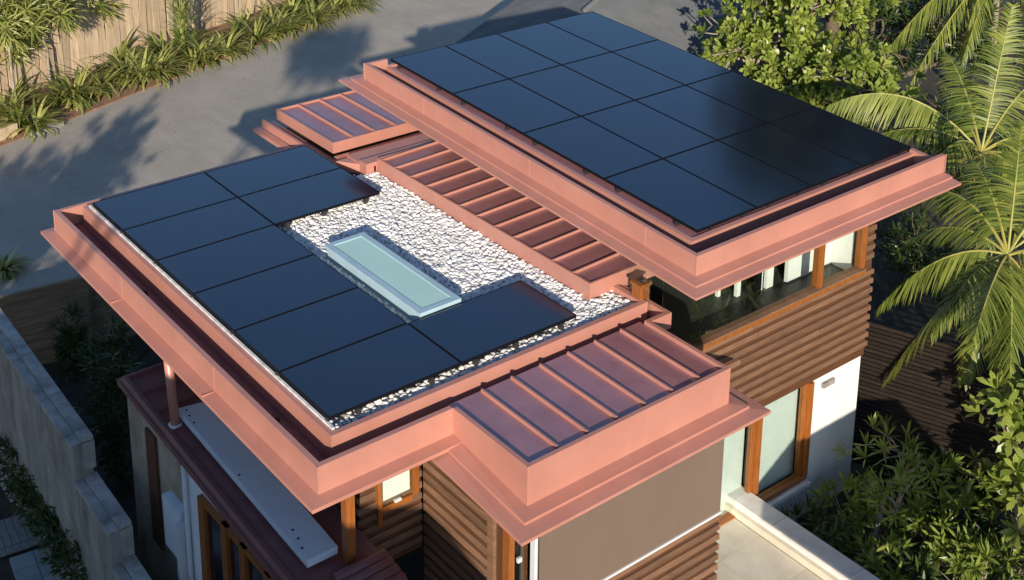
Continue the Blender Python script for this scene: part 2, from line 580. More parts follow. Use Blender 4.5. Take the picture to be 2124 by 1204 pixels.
for (x, y) in ((RX0, RY0), (RX1, RY0), (RX1, RY1)):
    MB().box(x - 0.006, x + 0.006, y - 0.006, y + 0.006, -0.195, 0.054, TS).build('corner_trim', cop, up)
# soffit of the upper roof
MB().box(0.15, 7.0, -0.4, 4.15, -0.29, -0.28, TS).build('soffit', M['light_wood'], up)

# ---- lower roof
LZ = -1.20
low = MB().prism([(-0.33, -5.09), (6.55, -5.09), (6.55, -0.46), (5.2, -0.46), (5.2, -0.9), (-0.33, -1.35)], LZ - 0.29, LZ - 0.25).build('lower_roof', M['maroon'], H)
prof = [(-0.06, LZ - 0.26), (-0.06, LZ), (0, LZ), (0, LZ - 0.305), (0.15, LZ - 0.318), (0.15, LZ - 0.36), (0, LZ - 0.37), (-0.06, LZ - 0.37)]
b = MB().sweep([(-0.37, -1.40), (-0.37, -5.14), (6.60, -5.14), (6.60, -3.55)], prof)
b.build('parapet', cop, low)
prof2 = [(-0.06, LZ - 0.26), (-0.06, LZ), (0, LZ), (0, LZ - 0.20), (-0.06, LZ - 0.22)]
MB().sweep([(6.60, -0.76), (6.60, -0.42), (5.70, -0.42)], prof2).build('parapet', cop, low)
b = MB()
CZ = -1.155
for (x0, x1, y0, y1) in ((-0.17, 6.31, -4.81, -4.755), (6.24, 6.31, -4.755, -0.60), (-0.17, -0.10, -4.755, -1.5), (5.74, 6.31, -0.60, -0.53)):
    b.box(x0, x1, y0, y1, LZ - 0.25, CZ)
b.build('curb', cop, low)
b = MB()
for x in (1.9, 4.4):
    b.box(x, x + 0.012, -5.144, -5.14, LZ - 0.3, LZ - 0.002)
    b.box(x, x + 0.012, -5.29, -5.144, LZ - 0.317, LZ - 0.300)
b.build('joint_strip', cop, low)
for (x, y) in ((-0.37, -5.14), (6.60, -5.14), (6.60, -3.55)):
    MB().box(x - 0.006, x + 0.006, y - 0.006, y + 0.006, LZ - 0.3, LZ + 0.004).build('corner_trim', cop, low)
MB().prism([(-0.35, -5.12), (6.58, -5.12), (6.58, -0.5), (5.2, -0.5), (5.2, -0.9), (-0.35, -1.40)], LZ - 0.385, LZ - 0.375).build('soffit', M['light_wood'], low)
for (x, y) in ((2.0, -4.96), (5.3, -4.96)):
    bb = MB().box(x, x + 0.10, y, y + 0.07, LZ - 0.25, LZ - 0.21)
    bb.box(x + 0.02, x + 0.08, y + 0.015, y + 0.055, LZ - 0.21, LZ - 0.195)
    bb.build('gutter_outlet', M['dark_metal'], low)
# pebble bed sheet inside the curb
box('gravel_edge', M['pebble'], -0.10, 6.23, -4.752, -4.722, LZ - 0.2, -1.135, low)
MB().prism([(-0.10, -4.755), (6.24, -4.755), (6.24, -0.60), (5.74, -0.60), (5.74, -0.93), (1.1, -0.93), (1.1, -1.35), (-0.10, -1.5)], LZ - 0.24, -1.235).build('gravel_tray', M['pebble_bed'], low)

# ---- bay roof (near block)
BZt = LZ
bay = MB().prism([(6.47, -3.50), (7.77, -3.50), (7.77, -0.80), (6.47, -0.80)], BZt - 0.15, BZt - 0.045).build('bay_roof', deckm, H)
pA = [(-0.05, BZt - 0.14), (-0.05, BZt), (0, BZt), (0, BZt - 0.31), (0.165, BZt - 0.332), (0.165, BZt - 0.362), (0.33, BZt - 0.384), (0.33, BZt - 0.418), (0, BZt - 0.43), (-0.05, BZt - 0.43)]
pB = [(-0.05, BZt - 0.14), (-0.05, BZt), (0, BZt), (0, BZt - 0.435), (0.165, BZt - 0.445), (0.165, BZt - 0.475), (0.33, BZt - 0.487), (0.33, BZt - 0.523), (0, BZt - 0.535), (-0.05, BZt - 0.535)]
MB().sweep([(6.604, -3.55), (7.82, -3.55), (7.82, -0.75), (6.54, -0.75)], [pA, pB, pB, pB]).build('parapet', cop, bay)
for i in range(6):
    y = -3.10 + i * 0.395
    MB().box(6.49, 7.72, y - 0.011, y + 0.011, BZt - 0.045, BZt - 0.008).build('standing_seam', cop, bay)
for (x, y) in ((7.82, -3.55), (7.82, -0.75)):
    MB().box(x - 0.006, x + 0.006, y - 0.006, y + 0.006, BZt - 0.43, BZt + 0.004).build('corner_trim', cop, bay)
MB().box(6.62, 7.80, -3.53, -0.77, BZt - 0.55, BZt - 0.54).build('soffit', M['dark_wood'], bay)

# ---- middle roof (standing seams between the two flat roofs)
mid = MB()
V = [(1.15, -0.97, -1.25), (5.77, -0.97, -1.25), (5.77, 0.5, -1.25), (1.15, 0.5, -1.25),
     (1.15, -0.95, -1.03), (5.77, -0.95, -1.03), (5.77, 0.5, -0.98), (1.15, 0.5, -0.98)]
mid.add(V, [(3, 2, 1, 0), (4, 5, 6, 7), (0, 1, 5, 4), (1, 2, 6, 5), (2, 3, 7, 6), (3, 0, 4, 7)])
mid = mid.build('middle_roof', deckm, H)
MB().sweep([(1.15, 0.5), (1.15, -0.97), (5.78, -0.97), (5.78, 0.5)],
           [(-0.03, -1.03), (-0.03, -1.005), (0, -1.005), (0, -1.25), (-0.03, -1.25)]).build('fascia', cop, mid)
for i in range(12):
    x = 1.20 + i * 0.386
    if i == 0: x = 1.24
    MB().add([(x - .01, -0.95, -1.03), (x + .01, -0.95, -1.03), (x + .01, 0.5, -0.98), (x - .01, 0.5, -0.98),
              (x - .01, -0.95, -0.998), (x + .01, -0.95, -0.998), (x + .01, 0.5, -0.948), (x - .01, 0.5, -0.948)],
             [(3, 2, 1, 0), (4, 5, 6, 7), (0, 1, 5, 4), (1, 2, 6, 5), (2, 3, 7, 6), (3, 0, 4, 7)]).build('standing_seam', cop, mid)

# ---- far small roof with its stepped gutters
far = MB().box(-1.40, 0.27, -1.17, 0.9, -1.13, -1.03).build('far_roof', deckm, H)
MB().sweep([(-1.42, 0.9), (-1.42, -1.20), (0.30, -1.20), (0.30, 0.9)],
           [(-0.03, -1.05), (-0.03, -1.0), (0, -1.0), (0, -1.17), (-0.03, -1.17)]).build('fascia', cop, far)
for i in range(5):
    y = -0.83 + i * 0.385
    MB().box(-1.38, 0.25, y - 0.01, y + 0.01, -1.03, -0.99).build('standing_seam', cop, far)
# stepped gutter trays around the far roof
b = MB().box(-1.55, 0.75, -1.36, -1.20, -1.30, -1.24)
b.box(-1.55, 0.75, -1.40, -1.36, -1.30, -1.17)
b.box(-1.62, 0.2, -1.52, -1.40, -1.37, -1.31)
b.build('side_gutter', cop, far)
b = MB().box(0.33, 0.60, -1.20, 0.8, -1.27, -1.20)
b.box(0.60, 0.95, -1.15, 0.8, -1.27, -1.10)
b.box(0.95, 1.14, -1.15, 0.8, -1.27, -1.06)
b.build('end_flashing', cop, far)
MB().prism([(0.66, -1.36), (1.14, -1.02), (1.14, -0.99), (0.80, -1.15), (0.66, -1.18)], -1.27, -1.12).build('flashing_box', cop, far)
box('far_wall', M['dark_wood'], -1.3, 0.9, -1.15, 0.9, GZ, -1.30, far)

# ---- walls of the upper storey
WX = 6.50


def boards(parent, origin, along, out, length, z_top, z_bot, pitch=0.138, face=0.072, proud=0.026):
    origin, along, out = Vector(origin), Vector(along), Vector(out)
    n = int((z_top - z_bot) / pitch)
    for i in range(n):
        z1 = z_top - i * pitch
        cuts = [0.0, length]
        if length > 2: cuts = [0.0, length * random.uniform(.25, .75), length]
        for k in range(len(cuts) - 1):
            pr_ = proud * random.uniform(0.9, 1.12)
            o = Vector((origin.x, origin.y, z1 - face + random.uniform(-.003, .003))) + out * 0.002
            mb = MB()
            a, c = o + along * (cuts[k] + (0.002 if k else 0)), o + along * (cuts[k + 1] - 0.002)
            z = Vector((0, 0, face))
            # bevelled face: the lower arris stands a little further out than the top one
            V = [a, c, c + out * pr_, a + out * pr_, a + z, c + z, c + z + out * pr_ * 0.72, a + z + out * pr_ * 0.72]
            F = [(0, 1, 2, 3), (7, 6, 5, 4), (3, 2, 6, 7), (0, 3, 7, 4), (1, 5, 6, 2), (0, 4, 5, 1)]
            if along.cross(out).z > 0: F = [tuple(reversed(f)) for f in F]
            mb.add(V, F).build('board', M['light_wood'], parent)


# boarded wall under the upper window
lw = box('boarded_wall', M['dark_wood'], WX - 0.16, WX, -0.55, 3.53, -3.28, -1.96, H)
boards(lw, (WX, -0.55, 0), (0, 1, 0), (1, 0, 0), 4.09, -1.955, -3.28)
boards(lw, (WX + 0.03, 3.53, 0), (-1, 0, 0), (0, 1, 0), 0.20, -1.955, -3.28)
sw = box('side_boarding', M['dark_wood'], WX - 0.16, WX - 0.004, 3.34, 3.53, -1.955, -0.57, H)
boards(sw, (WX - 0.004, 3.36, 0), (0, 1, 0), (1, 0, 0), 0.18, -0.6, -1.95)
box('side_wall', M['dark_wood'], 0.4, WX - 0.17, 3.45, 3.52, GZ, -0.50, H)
# window band
win = box('upper_window', M['orange_wood'], WX - 0.13, WX + 0.05, -0.5, 3.34, -1.955, -1.90, H)
box('sill', M['light_wood'], WX - 0.10, WX + 0.055, -0.5, 3.36, -1.898, -1.872, win)
for (y0, y1, x1) in ((2.385, 2.43, 0.03), (2.432, 2.475, 0.012), (3.275, 3.335, 0.03)):
    box('mullion', M['orange_wood'], WX - 0.10, WX + x1, y0, y1, -1.87, -0.58, win)
for (y0, y1) in ((-0.45, 2.385), (2.475, 3.275)):
    box('pane', M['glass'], WX - 0.03, WX - 0.02, y0, y1, -1.87, -0.58, win)
# corner return window facing the mid roof and its timber post
wr = box('corner_window', M['orange_wood'], 5.95, WX - 0.14, -0.56, -0.50, -1.955, -1.90, H)
box('pane', M['glass'], 6.0, WX - 0.14, -0.535, -0.525, -1.895, -0.6, wr)
tp = box('timber_post', M['orange_wood'], 6.08, 6.22, -0.57, -0.42, -1.45, -1.0, H)
b = MB().box(6.06, 6.24, -0.59, -0.40, -1.0, -0.965)
b.build('cap', M['orange_wood'], tp)
box('bracket', M['dark_metal'], 6.12, 6.19, -0.52, -0.46, -0.965, -0.93, tp)
# interior
inn = box('interior_floor', M['inner_dark'], 0.6, WX - 0.17, -0.45, 3.44, -2.2, -2.06, H)
box('clerestory_wall', M['dark_wood'], 0.4, 5.78, 0.503, 0.55, -1.3, -0.3, H)
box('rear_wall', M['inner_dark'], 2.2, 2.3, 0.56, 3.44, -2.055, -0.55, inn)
box('partition', M['inner_white'], 5.90, 5.96, 2.44, 3.44, -2.055, -0.6, inn)
box('partition', M['inner_white'], 5.965, 6.30, 3.36, 3.44, -2.055, -0.6, inn)
for (x, y, w) in ((5.75, 1.62, 0.07), (5.82, 1.98, 0.06), (5.84, 2.10, 0.13), (5.6, 1.42, 0.05)):
    box('white_panel', M['inner_white'], x, x + 0.05, y, y + w, -2.055, -0.6, inn)
b = MB()
b.tube([(6.25, 1.55, -2.04), (5.75, 1.85, -2.04), (5.6, 2.3, -2.04)], 0.03, 6)
b.build('floor_track', M['dark_metal'], inn)
box('black_column', M['black_frame'], 5.86, 5.92, 1.88, 1.96, -2.055, -0.6, inn)

# ---- lower storey under the boarded wall: white wall with timber window
ww = H
box('white_wall', M['white_wall'], WX - 0.14, WX - 0.02, 2.46, 3.50, GZ - 0.05, -3.285, H)
box('white_wall', M['white_wall'], WX - 0.14, WX - 0.021, -0.8, 2.46, GZ - 0.05, -4.80, H)
box('wall_light', M['concrete'], WX - 0.02, WX + 0.03, 2.66, 2.90, -3.47, -3.40, H)
lwn = box('garden_window', M['orange_wood'], WX - 0.10, WX + 0.02, -0.6, 2.455, -4.80, -4.73, H)
box('sill', M['terrace_cap'], WX - 0.02, WX + 0.09, 1.0, 2.46, -4.86, -4.805, lwn)
for (y0, y1) in ((2.31, 2.375), (2.38, 2.455), (1.30, 1.36), (1.37, 1.44)):
    box('frame', M['orange_wood'], WX - 0.09, WX + (0.03 if y0 in (2.38, 1.37) else -0.02), y0, y1, -4.73, -3.29, lwn)
for (y0, y1) in ((-0.6, 1.30), (1.44, 2.31)):
    box('pane', M['glass'], WX - 0.05, WX - 0.04, y0, y1, -4.73, -3.29, lwn)
box('blind', M['inner_grey'], WX - 0.20, WX - 0.18, 1.40, 2.40, -4.79, -3.29, lwn)
box('blind', M['inner_grey'], WX - 0.20, WX - 0.18, -0.5, 1.34, -4.79, -3.29, lwn)
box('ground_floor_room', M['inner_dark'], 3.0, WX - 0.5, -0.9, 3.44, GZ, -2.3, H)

# ---- bay block walls
AX, CY_ = 5.95, -3.52
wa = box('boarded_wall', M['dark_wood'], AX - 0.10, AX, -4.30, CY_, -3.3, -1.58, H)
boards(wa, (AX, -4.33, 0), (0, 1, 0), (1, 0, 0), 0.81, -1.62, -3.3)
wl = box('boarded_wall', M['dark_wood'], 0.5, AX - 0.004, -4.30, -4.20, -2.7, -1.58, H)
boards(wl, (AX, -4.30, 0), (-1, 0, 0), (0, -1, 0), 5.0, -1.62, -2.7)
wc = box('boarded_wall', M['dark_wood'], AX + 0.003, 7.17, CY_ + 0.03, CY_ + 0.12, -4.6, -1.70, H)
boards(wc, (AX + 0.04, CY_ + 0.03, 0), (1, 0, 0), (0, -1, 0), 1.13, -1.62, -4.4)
wd = box('bay_side_window', M['orange_wood'], AX - 0.06, AX + 0.06, -4.10, -4.05, -2.75, -1.6, H)
box('frame', M['orange_wood'], AX - 0.06, AX + 0.06, -3.66, -3.58, -2.55, -1.6, wd)
box('frame', M['orange_wood'], AX - 0.06, AX + 0.06, -4.05, -3.66, -2.60, -2.53, wd)
box('pane', M['glass'], AX + 0.046, AX + 0.05, -4.05, -3.66, -2.53, -1.6, wd)
box('blind', M['inner_white'], AX + 0.038, AX + 0.043, -4.03, -3.69, -2.46, -1.6, wd)
box('latch', M['alu'], AX + 0.05, AX + 0.08, -3.90, -3.82, -2.52, -2.49, wd)
box('corner_post', M['light_wood'], 7.17, 7.27, -3.54, -3.42, -5.4, -1.70, H)
box('return_boarding', M['dark_wood'], 7.275, 7.40, -3.50, -3.42, -5.4, -1.72, H)
bw = box('bay_window', M['orange_wood'], 7.40, 7.45, -3.52, -3.44, -5.4, -1.72, H)
box('frame', M['orange_wood'], 7.452, 7.52, -3.53, -3.46, -5.4, -1.72, bw)
box('pane', M['glass'], 7.50, 7.51, -3.455, -3.30, -5.4, -1.72, bw)
box('dark_reveal', M['black_frame'], 7.30, 7.40, -3.40, -3.28, -5.4, -1.72, bw)
box('latch', M['alu'], 7.50, 7.53, -3.42, -3.37, -2.55, -2.50, bw)
box('screen_post', M['alu'], 7.56, 7.63, -3.29, -3.25, -5.4, -1.72, H)
sc_ = box('sun_screen', M['screen'], 7.56, 7.585, -3.20, -0.50, -3.27, -1.72, H)
box('bottom_rail', M['alu'], 7.555, 7.60, -3.22, -0.49, -3.30, -3.272, sc_)
box('side_rail', M['dark_metal'], 7.56, 7.60, -3.245, -3.205, -3.27, -1.72, sc_)
wb = box('boarded_wall', M['dark_wood'], 7.40, 7.55, -3.20, -0.50, -5.4, -3.31, H)
boards(wb, (7.55, -3.20, 0), (0, 1, 0), (1, 0, 0), 2.72, -3.32, -5.4)
boards(wb, (7.58, -0.50, 0), (-1, 0, 0), (0, 1, 0), 0.5, -3.32, -5.4)
box('bay_end_wall', M['screen'], 6.3, 7.55, -0.60, -0.50, -3.305, -1.72, H)
box('bay_core', M['dark_wood'], 6.1, 7.1, -3.3, -0.9, -5.4, -1.75, H)

# ---- low maroon roof with the pale flashing slab, post
DZ = -2.66
ld = MB().prism([(1.78, -5.17), (6.10, -5.30), (6.98, -5.30), (6.98, -4.35), (1.78, -4.31)], DZ - 0.10, DZ).build('low_roof', M['maroon'], H)
MB().sweep([(1.78, -4.4), (1.78, -5.17), (6.10, -5.30), (6.98, -5.30)],
           [(-0.05, DZ + 0.001), (-0.05, DZ + 0.03), (0.0, DZ + 0.03), (0.03, DZ - 0.02), (0.06, DZ - 0.02), (0.06, DZ - 0.10), (0.0, DZ - 0.14), (-0.05, DZ - 0.14)]).build('gutter', M['maroon'], ld)
for x in (2.25, 2.72, 3.2):
    MB().box(x, x + 0.016, -5.12, -4.35, DZ, DZ + 0.025).build('standing_seam', M['maroon'], ld)
for i in range(4):
    MB().tube([(6.55 + i * 0.11, -4.95, DZ + 0.05 - i * 0.02), (6.55 + i * 0.11, -4.36, DZ + 0.05 - i * 0.02)], 0.07, 8).build('ridge_tile', M['maroon'], ld, smooth=True)
ps = MB().tube([(3.12, -5.08, DZ), (3.02, -5.08, -1.58)], 0.055, 14).build('roof_post', cop, H, smooth=True)
MB().tube([(3.12, -5.08, DZ), (3.118, -5.08, DZ + 0.03)], 0.085, 14).build('base_plate', M['alu'], ps, smooth=True)
pt = box('timber_post', M['orange_wood'], 6.30, 6.40, -4.72, -4.62, DZ, -1.58, H)
# left lower wall, seen along its face
lwall = box('lower_wall', M['blue_white'], 3.6, 6.98, -5.20, -4.5, BZ, DZ - 0.14, H)
box('lower_wall', M['tan_wall'], 1.84, 3.598, -5.16, -4.5, BZ, DZ - 0.14, H)
box('narrow_window', M['dark_wood'], 2.45, 2.72, -5.20, -5.161, -4.6, -3.0, H)
mb_ = box('meter_box', M['slab'], 3.05, 3.50, -5.28, -5.161, -4.25, -3.55, H)
box('door', M['alu'], 3.52, 3.60, -5.34, -5.202, -4.45, -3.65, mb_)
MB().tube([(3.66, -5.24, -5.8), (3.66, -5.24, -2.82)], 0.03, 8).build('downpipe', M['alu'], H, smooth=True)
box('patch', M['tan_wall'], 3.30, 3.46, -5.175, -5.161, -3.25, -3.0, H)
gd = box('glazed_doors', M['orange_wood'], 4.05, 4.20, -5.27, -5.201, BZ, -2.98, H)
for x in (4.62, 5.05, 5.6):
    box('frame', M['orange_wood'], x, x + 0.13, -5.27, -5.201, BZ, -2.98, gd)
box('head', M['orange_wood'], 4.20, 6.9, -5.26, -5.201, -3.04, -2.98, gd)
for x0, x1 in ((4.20, 4.62), (4.75, 5.05), (5.18, 5.6), (5.73, 6.5)):
    box('pane', M['panel'], x0, x1, -5.225, -5.202, BZ, -3.04, gd)

# ------------------------------------------------------------------ flashing slab lying on the low roof
fs = MB().prism([(3.02, -5.00), (6.24, -5.09), (6.24, -4.74), (3.10, -4.60)], DZ + 0.06, DZ + 0.15)
fs = fs.build('metal_slab', M['slab'])
tag(fs, 'long pale grey-blue metal slab lying on the maroon low roof beside the round post', 'metal slab')
for (x, y) in ((3.12, -4.93), (3.24, -4.95), (3.4, -4.97), (4.6, -5.0), (5.75, -4.98), (5.9, -5.0), (6.05, -5.04)):
    MB().tube([(x, y, DZ + 0.15), (x, y, DZ + 0.156)], 0.014, 8).build('bolt', M['dark_metal'], fs)
for x in (3.4, 4.6, 5.8):
    MB().box(x, x + 0.08, -4.98, -4.70, DZ + 0.001, DZ + 0.059).build('foot', M['dark_metal'], fs)

# ------------------------------------------------------------------ solar panels
def solar_mesh(lx, ly):
    f = MB()
    w, h = 0.007, 0.036
    f.box(0, lx, 0, w, 0, h); f.box(0, lx, ly - w, ly, 0, h)
    f.box(0, w, w, ly - w, 0, h); f.box(lx - w, lx, w, ly - w, 0, h)
    g = MB().box(w, lx - w, w, ly - w, 0.006, h - 0.003)
    c = MB().box(0, 0.05, 0, 0.06, -0.05, 0.0)
    c.box(0.008, 0.042, 0, 0.03, 0.0, 0.02)
    return [mb_mesh(f, 'frame', M['black_frame']), mb_mesh(g, 'glass', M['panel']), mb_mesh(c, 'clamp', M['dark_metal'])]


def mb_mesh(mb, name, m):
    me = bpy.data.meshes.new(name)
    me.from_pydata(mb.v, [], mb.f)
    me.materials.append(m)
    me.update()
    return me


SA = solar_mesh(1.617, 1.018)
SB = solar_mesh(1.018, 1.617)


def solar(meshes, x, y, z, slope, label, group, clamps):
    r = empty('solar_panel', (x, y, z), label, 'solar panel', group)
    r.rotation_euler = (0, -math.atan(slope), 0)
    for nm, me in zip(('frame', 'glass'), meshes[:2]):
        o = bpy.data.objects.new(nm, me)
        COL.objects.link(o)
        o.parent = r
    for (cx, cy, rz) in clamps:
        o = bpy.data.objects.new('clamp', meshes[2])
        COL.objects.link(o)
        o.parent = r
        o.location = (cx, cy, 0)
        o.rotation_euler = (0, 0, rz)
    return r


colw = ['in gutter side row', 'in second row from gutter', 'in third row from gutter', 'in tree side row']
roww = ['at driveway end', 'second from driveway end', 'third from driveway end', 'at near end']
for i in range(4):
    for j in range(4):
        x, y = 0.02 + i * 1.63, 0.02 + j * 1.03
        cl = []
        if j == 0: cl = [(0.25, -0.05, 0), (1.28, -0.05, 0)]
        if i == 3: cl += [(1.606 + 0.05, 0.2, math.pi / 2), (1.606 + 0.05, 0.75, math.pi / 2)]
        solar(SA, x, y, -0.048 + TS * x, TS, 'black upper roof solar panel, ' + colw[j] + ', ' + roww[i],
              'solar panels on the upper roof', cl)
lw_ = ['at driveway end', 'second from driveway end', 'third from driveway end', 'fourth from driveway end', 'fifth from driveway end', 'at the near corner']
for i in range(6):
    x = -0.055 + i * 1.031
    cl = [(0.96, -0.02, 0)]
    solar(SB, x, -4.715, -1.118, 0, 'black lower roof solar panel, outer row of six, ' + lw_[i],
          'solar panels on the lower roof', cl + ([(1.058, 0.3, math.pi / 2), (1.058, 1.2, math.pi / 2)] if i == 5 else []))
for i, lb in ((0, 'black solar panel in the inner row of the lower roof, at the far driveway edge'),
              (1, 'black solar panel on white pebbles of the lower roof, beyond the skylight'),
              (5, 'lone black solar panel on white pebbles at the near end of the skylight')):
    x = -0.055 + i * 1.031
    cl = [(1.058, 0.15, math.pi / 2), (1.058, 0.7, math.pi / 2), (1.058, 1.35, math.pi / 2)] if i > 0 else []
    solar(SB, x, -4.715 + 1.629, -1.118, 0, lb, 'solar panels on the lower roof', cl)

# ------------------------------------------------------------------ skylight
sk = empty('skylight', (4.0, -2.62, -1.235), 'long pale green glass skylight with blue-grey frame set in the white pebbles', 'skylight')
X0, X1, Y0, Y1 = 2.98, 5.04, -2.88, -2.36
MB().prism([(X0, Y0), (X1, Y0), (X1, Y1), (X0, Y1)], -1.234, -1.09).build('upstand', M['sky_frame'], sk)
b = MB()
for (a0, a1, c0, c1) in ((X0 - .03, X1 + .03, Y0 - .03, Y0 + .05), (X0 - .03, X1 + .03, Y1 - .05, Y1 + .03), (X0 - .03, X0 + .05, Y0 + .05, Y1 - .05), (X1 - .05, X1 + .03, Y0 + .05, Y1 - .05)):
    b.box(a0, a1, c0, c1, -1.092, -1.045)
b.build('frame', M['sky_frame'], sk)
box('glass_pane', M['sky_glass'], X0 + .05, X1 - .05, Y0 + .05, Y1 - .05, -1.085, -1.055, sk)

# ------------------------------------------------------------------ pebbles
def ico():
    t = (1 + 5 ** 0.5) / 2
    v = np.array([(-1, t, 0), (1, t, 0), (-1, -t, 0), (1, -t, 0), (0, -1, t), (0, 1, t), (0, -1, -t), (0, 1, -t), (t, 0, -1), (t, 0, 1), (-t, 0, -1), (-t, 0, 1)], float)
    v /= np.linalg.norm(v[0])
    f = [(0, 11, 5), (0, 5, 1), (0, 1, 7), (0, 7, 10), (0, 10, 11), (1, 5, 9), (5, 11, 4), (11, 10, 2), (10, 7, 6), (7, 1, 8), (3, 9, 4), (3, 4, 2), (3, 2, 6), (3, 6, 8), (3, 8, 9), (4, 9, 5), (2, 4, 11), (6, 2, 10), (8, 6, 7), (9, 8, 1)]
    # one subdivision
    vs = [tuple(p) for p in v]
    cache, nf = {}, []

    def mid_(a, b_):
        k = (min(a, b_), max(a, b_))
        if k not in cache:
            p = (np.array(vs[a]) + np.array(vs[b_]))
            vs.append(tuple(p / np.linalg.norm(p)))
            cache[k] = len(vs) - 1
        return cache[k]
    for a, b_, c in f:
        x, y, z = mid_(a, b_), mid_(b_, c), mid_(c, a)
        nf += [(a, x, z), (b_, y, x), (c, z, y), (x, y, z)]
    return np.array(vs), np.array(nf)


IV, IF = ico()


def pebble_heap(pts, rmin, rmax):
    VV, FF = [], []
    for k, (x, y, z) in enumerate(pts):
        r = rng.uniform(rmin, rmax)
        s = np.array([r * rng.uniform(0.8, 1.5), r * rng.uniform(0.7, 1.1), r * rng.uniform(0.5, 0.8)])
        q = Quaternion((rng.normal(), rng.normal() * 0.25, rng.normal() * 0.25, rng.normal())).normalized().to_matrix()
        A = np.array(q)
        VV.append((IV * s * (1 + rng.normal(0, 0.06, (len(IV), 1)))) @ A.T + np.array([x, y, z]))
        FF.append(IF + k * len(IV))
    return np.concatenate(VV), np.concatenate(FF)


def inpoly(x, y, poly):
    c = False
    for i in range(len(poly)):
        (x1, y1), (x2, y2) = poly[i], poly[i - 1]
        if (y1 > y) != (y2 > y) and x < (x2 - x1) * (y - y1) / (y2 - y1) + x1: c = not c
    return c


tray = [(-0.08, -4.75), (6.23, -4.75), (6.22, -0.62), (5.76, -0.62), (5.80, -0.99), (1.12, -0.99), (1.12, -1.3), (-0.08, -1.45)]
pts = []
for gx in np.arange(-0.06, 6.24, 0.043):
    for gy in np.arange(-4.755, -0.58, 0.043):
        x, y = gx + rng.uniform(-.021, .021), gy + rng.uniform(-.021, .021)
        if not inpoly(x, y, tray): continue
        if X0 - .05 < x < X1 + .05 and Y0 - .05 < y < Y1 + .05: continue
        deep = (0.1 < x < 6.0 and -4.6 < y < -3.35) or (-0.1 < x < 1.8 and -4.6 < y < -1.65) or (5.3 < x < 6.0 and -3.3 < y < -1.75)
        if deep or (y < -4.6 and x < 6.05): continue
        pts.append((x, y, (-1.232 if y > -4.66 else -1.180) + rng.uniform(0, .018)))
VV, FF = pebble_heap(pts, 0.016, 0.040)
me = bpy.data.meshes.new('pebbles')
me.from_pydata((VV - np.array([3, -2.6, -1.235])).tolist(), [], FF.tolist())
me.materials.append(M['pebble'])
me.polygons.foreach_set('use_smooth', [True] * len(FF))
me.update()
tag(link_mesh('pebbles', me, (3, -2.6, -1.235)), 'white pebbles covering the lower roof around the skylight', 'pebbles', kind='stuff')

# ------------------------------------------------------------------ terrace on the right of the bay
TZ = -4.75
th = MB().prism([(6.2, -0.48), (13, -0.48), (13, 1.04), (6.2, 1.04)], BZ, TZ - 0.05).build('terrace', M['concrete'])
tag(th, kind='structure')
pv = mb_mesh(MB().box(0.002, 0.748, 0.002, 0.748, -0.045, 0.0), 'paver', M['terrace'])
for i in range(9):
    for j in range(2):
        o = bpy.data.objects.new('paver', pv)
        COL.objects.link(o)
        o.parent = th
        o.location = Vector((6.21 + i * 0.75, -0.478 + j * 0.75, TZ + rng.uniform(-.002, .002))) - wloc(th)
tw = MB().box(5.9, 13, 1.09, 1.33, BZ, TZ + 0.18).build('terrace_wall', M['white_wall'])
tag(tw, 'low pale parapet wall edging the cream terrace beside the garden', 'wall')
for i in range(6):
    MB().box(5.9 + i * 1.2, 5.9 + i * 1.2 + 1.192, 1.065, 1.355, TZ + 0.18, TZ + 0.22).build('coping', M['terrace_cap'], tw)
MB().box(5.9, 13, 1.03, 1.088, TZ, TZ + 0.10).build('skirting', M['terrace'], tw)

# ------------------------------------------------------------------ fences
# right: dark slatted fence
fd = Vector((0.940, 0.342, 0)).normalized()
fn = Vector((0.342, -0.940, 0))
f0 = Vector((6.0, 3.72, 0))
fr = empty('slatted_fence', f0 + Vector((0, 0, GZ)), 'dark brown horizontal slat fence behind the white wall corner and garden plants', 'fence')
for k in range(34):
    z = -3.02 - k * 0.068
    o = f0 + Vector((0, 0, z)) + fn * rng.uniform(-.004, .004)
    MB().obox(o, fd * 6.5, -fn * 0.03, (0, 0, 0.046)).build('slat', M['fence_dark'], fr)
for k in range(5):
    o = f0 + fd * (0.1 + k * 1.55) - fn * 0.04 + Vector((0, 0, GZ - 0.1))
    MB().obox(o, fd * 0.08, -fn * 0.07, (0, 0, 2.45)).build('post', M['fence_dark'], fr)

# top left: timber paling fence behind the planting
pf = empty('paling_fence', roadpt(6, -2.2), 'tall tan timber paling fence behind the strappy plants along the driveway', 'fence')
pal = []
for k in range(3):
    h = 2.1 + 0.06 * k
    pal.append(mb_mesh(MB().box(-0.115, 0.115, -0.012, 0.012, 0, h), 'paling', M['paling']))
ang = math.atan2(RD.y, RD.x)
for k in range(84):
    o = bpy.data.objects.new('paling', random.choice(pal))
    COL.objects.link(o)
    o.parent = pf
    o.location = roadpt(-5 + k * 0.242, -2.2 + rng.uniform(-.02, .02) + (0.022 if k % 2 else 0)) - wloc(pf)
    o.rotation_euler = (rng.normal(0, .012), rng.normal(0, .008), ang)
for v in (0.35, 1.6):
    MB().obox(roadpt(-5, -2.27, GZ + v), RD * 20.5, RN * 0.04, (0, 0, 0.09)).build('rail', M['paling'], pf)

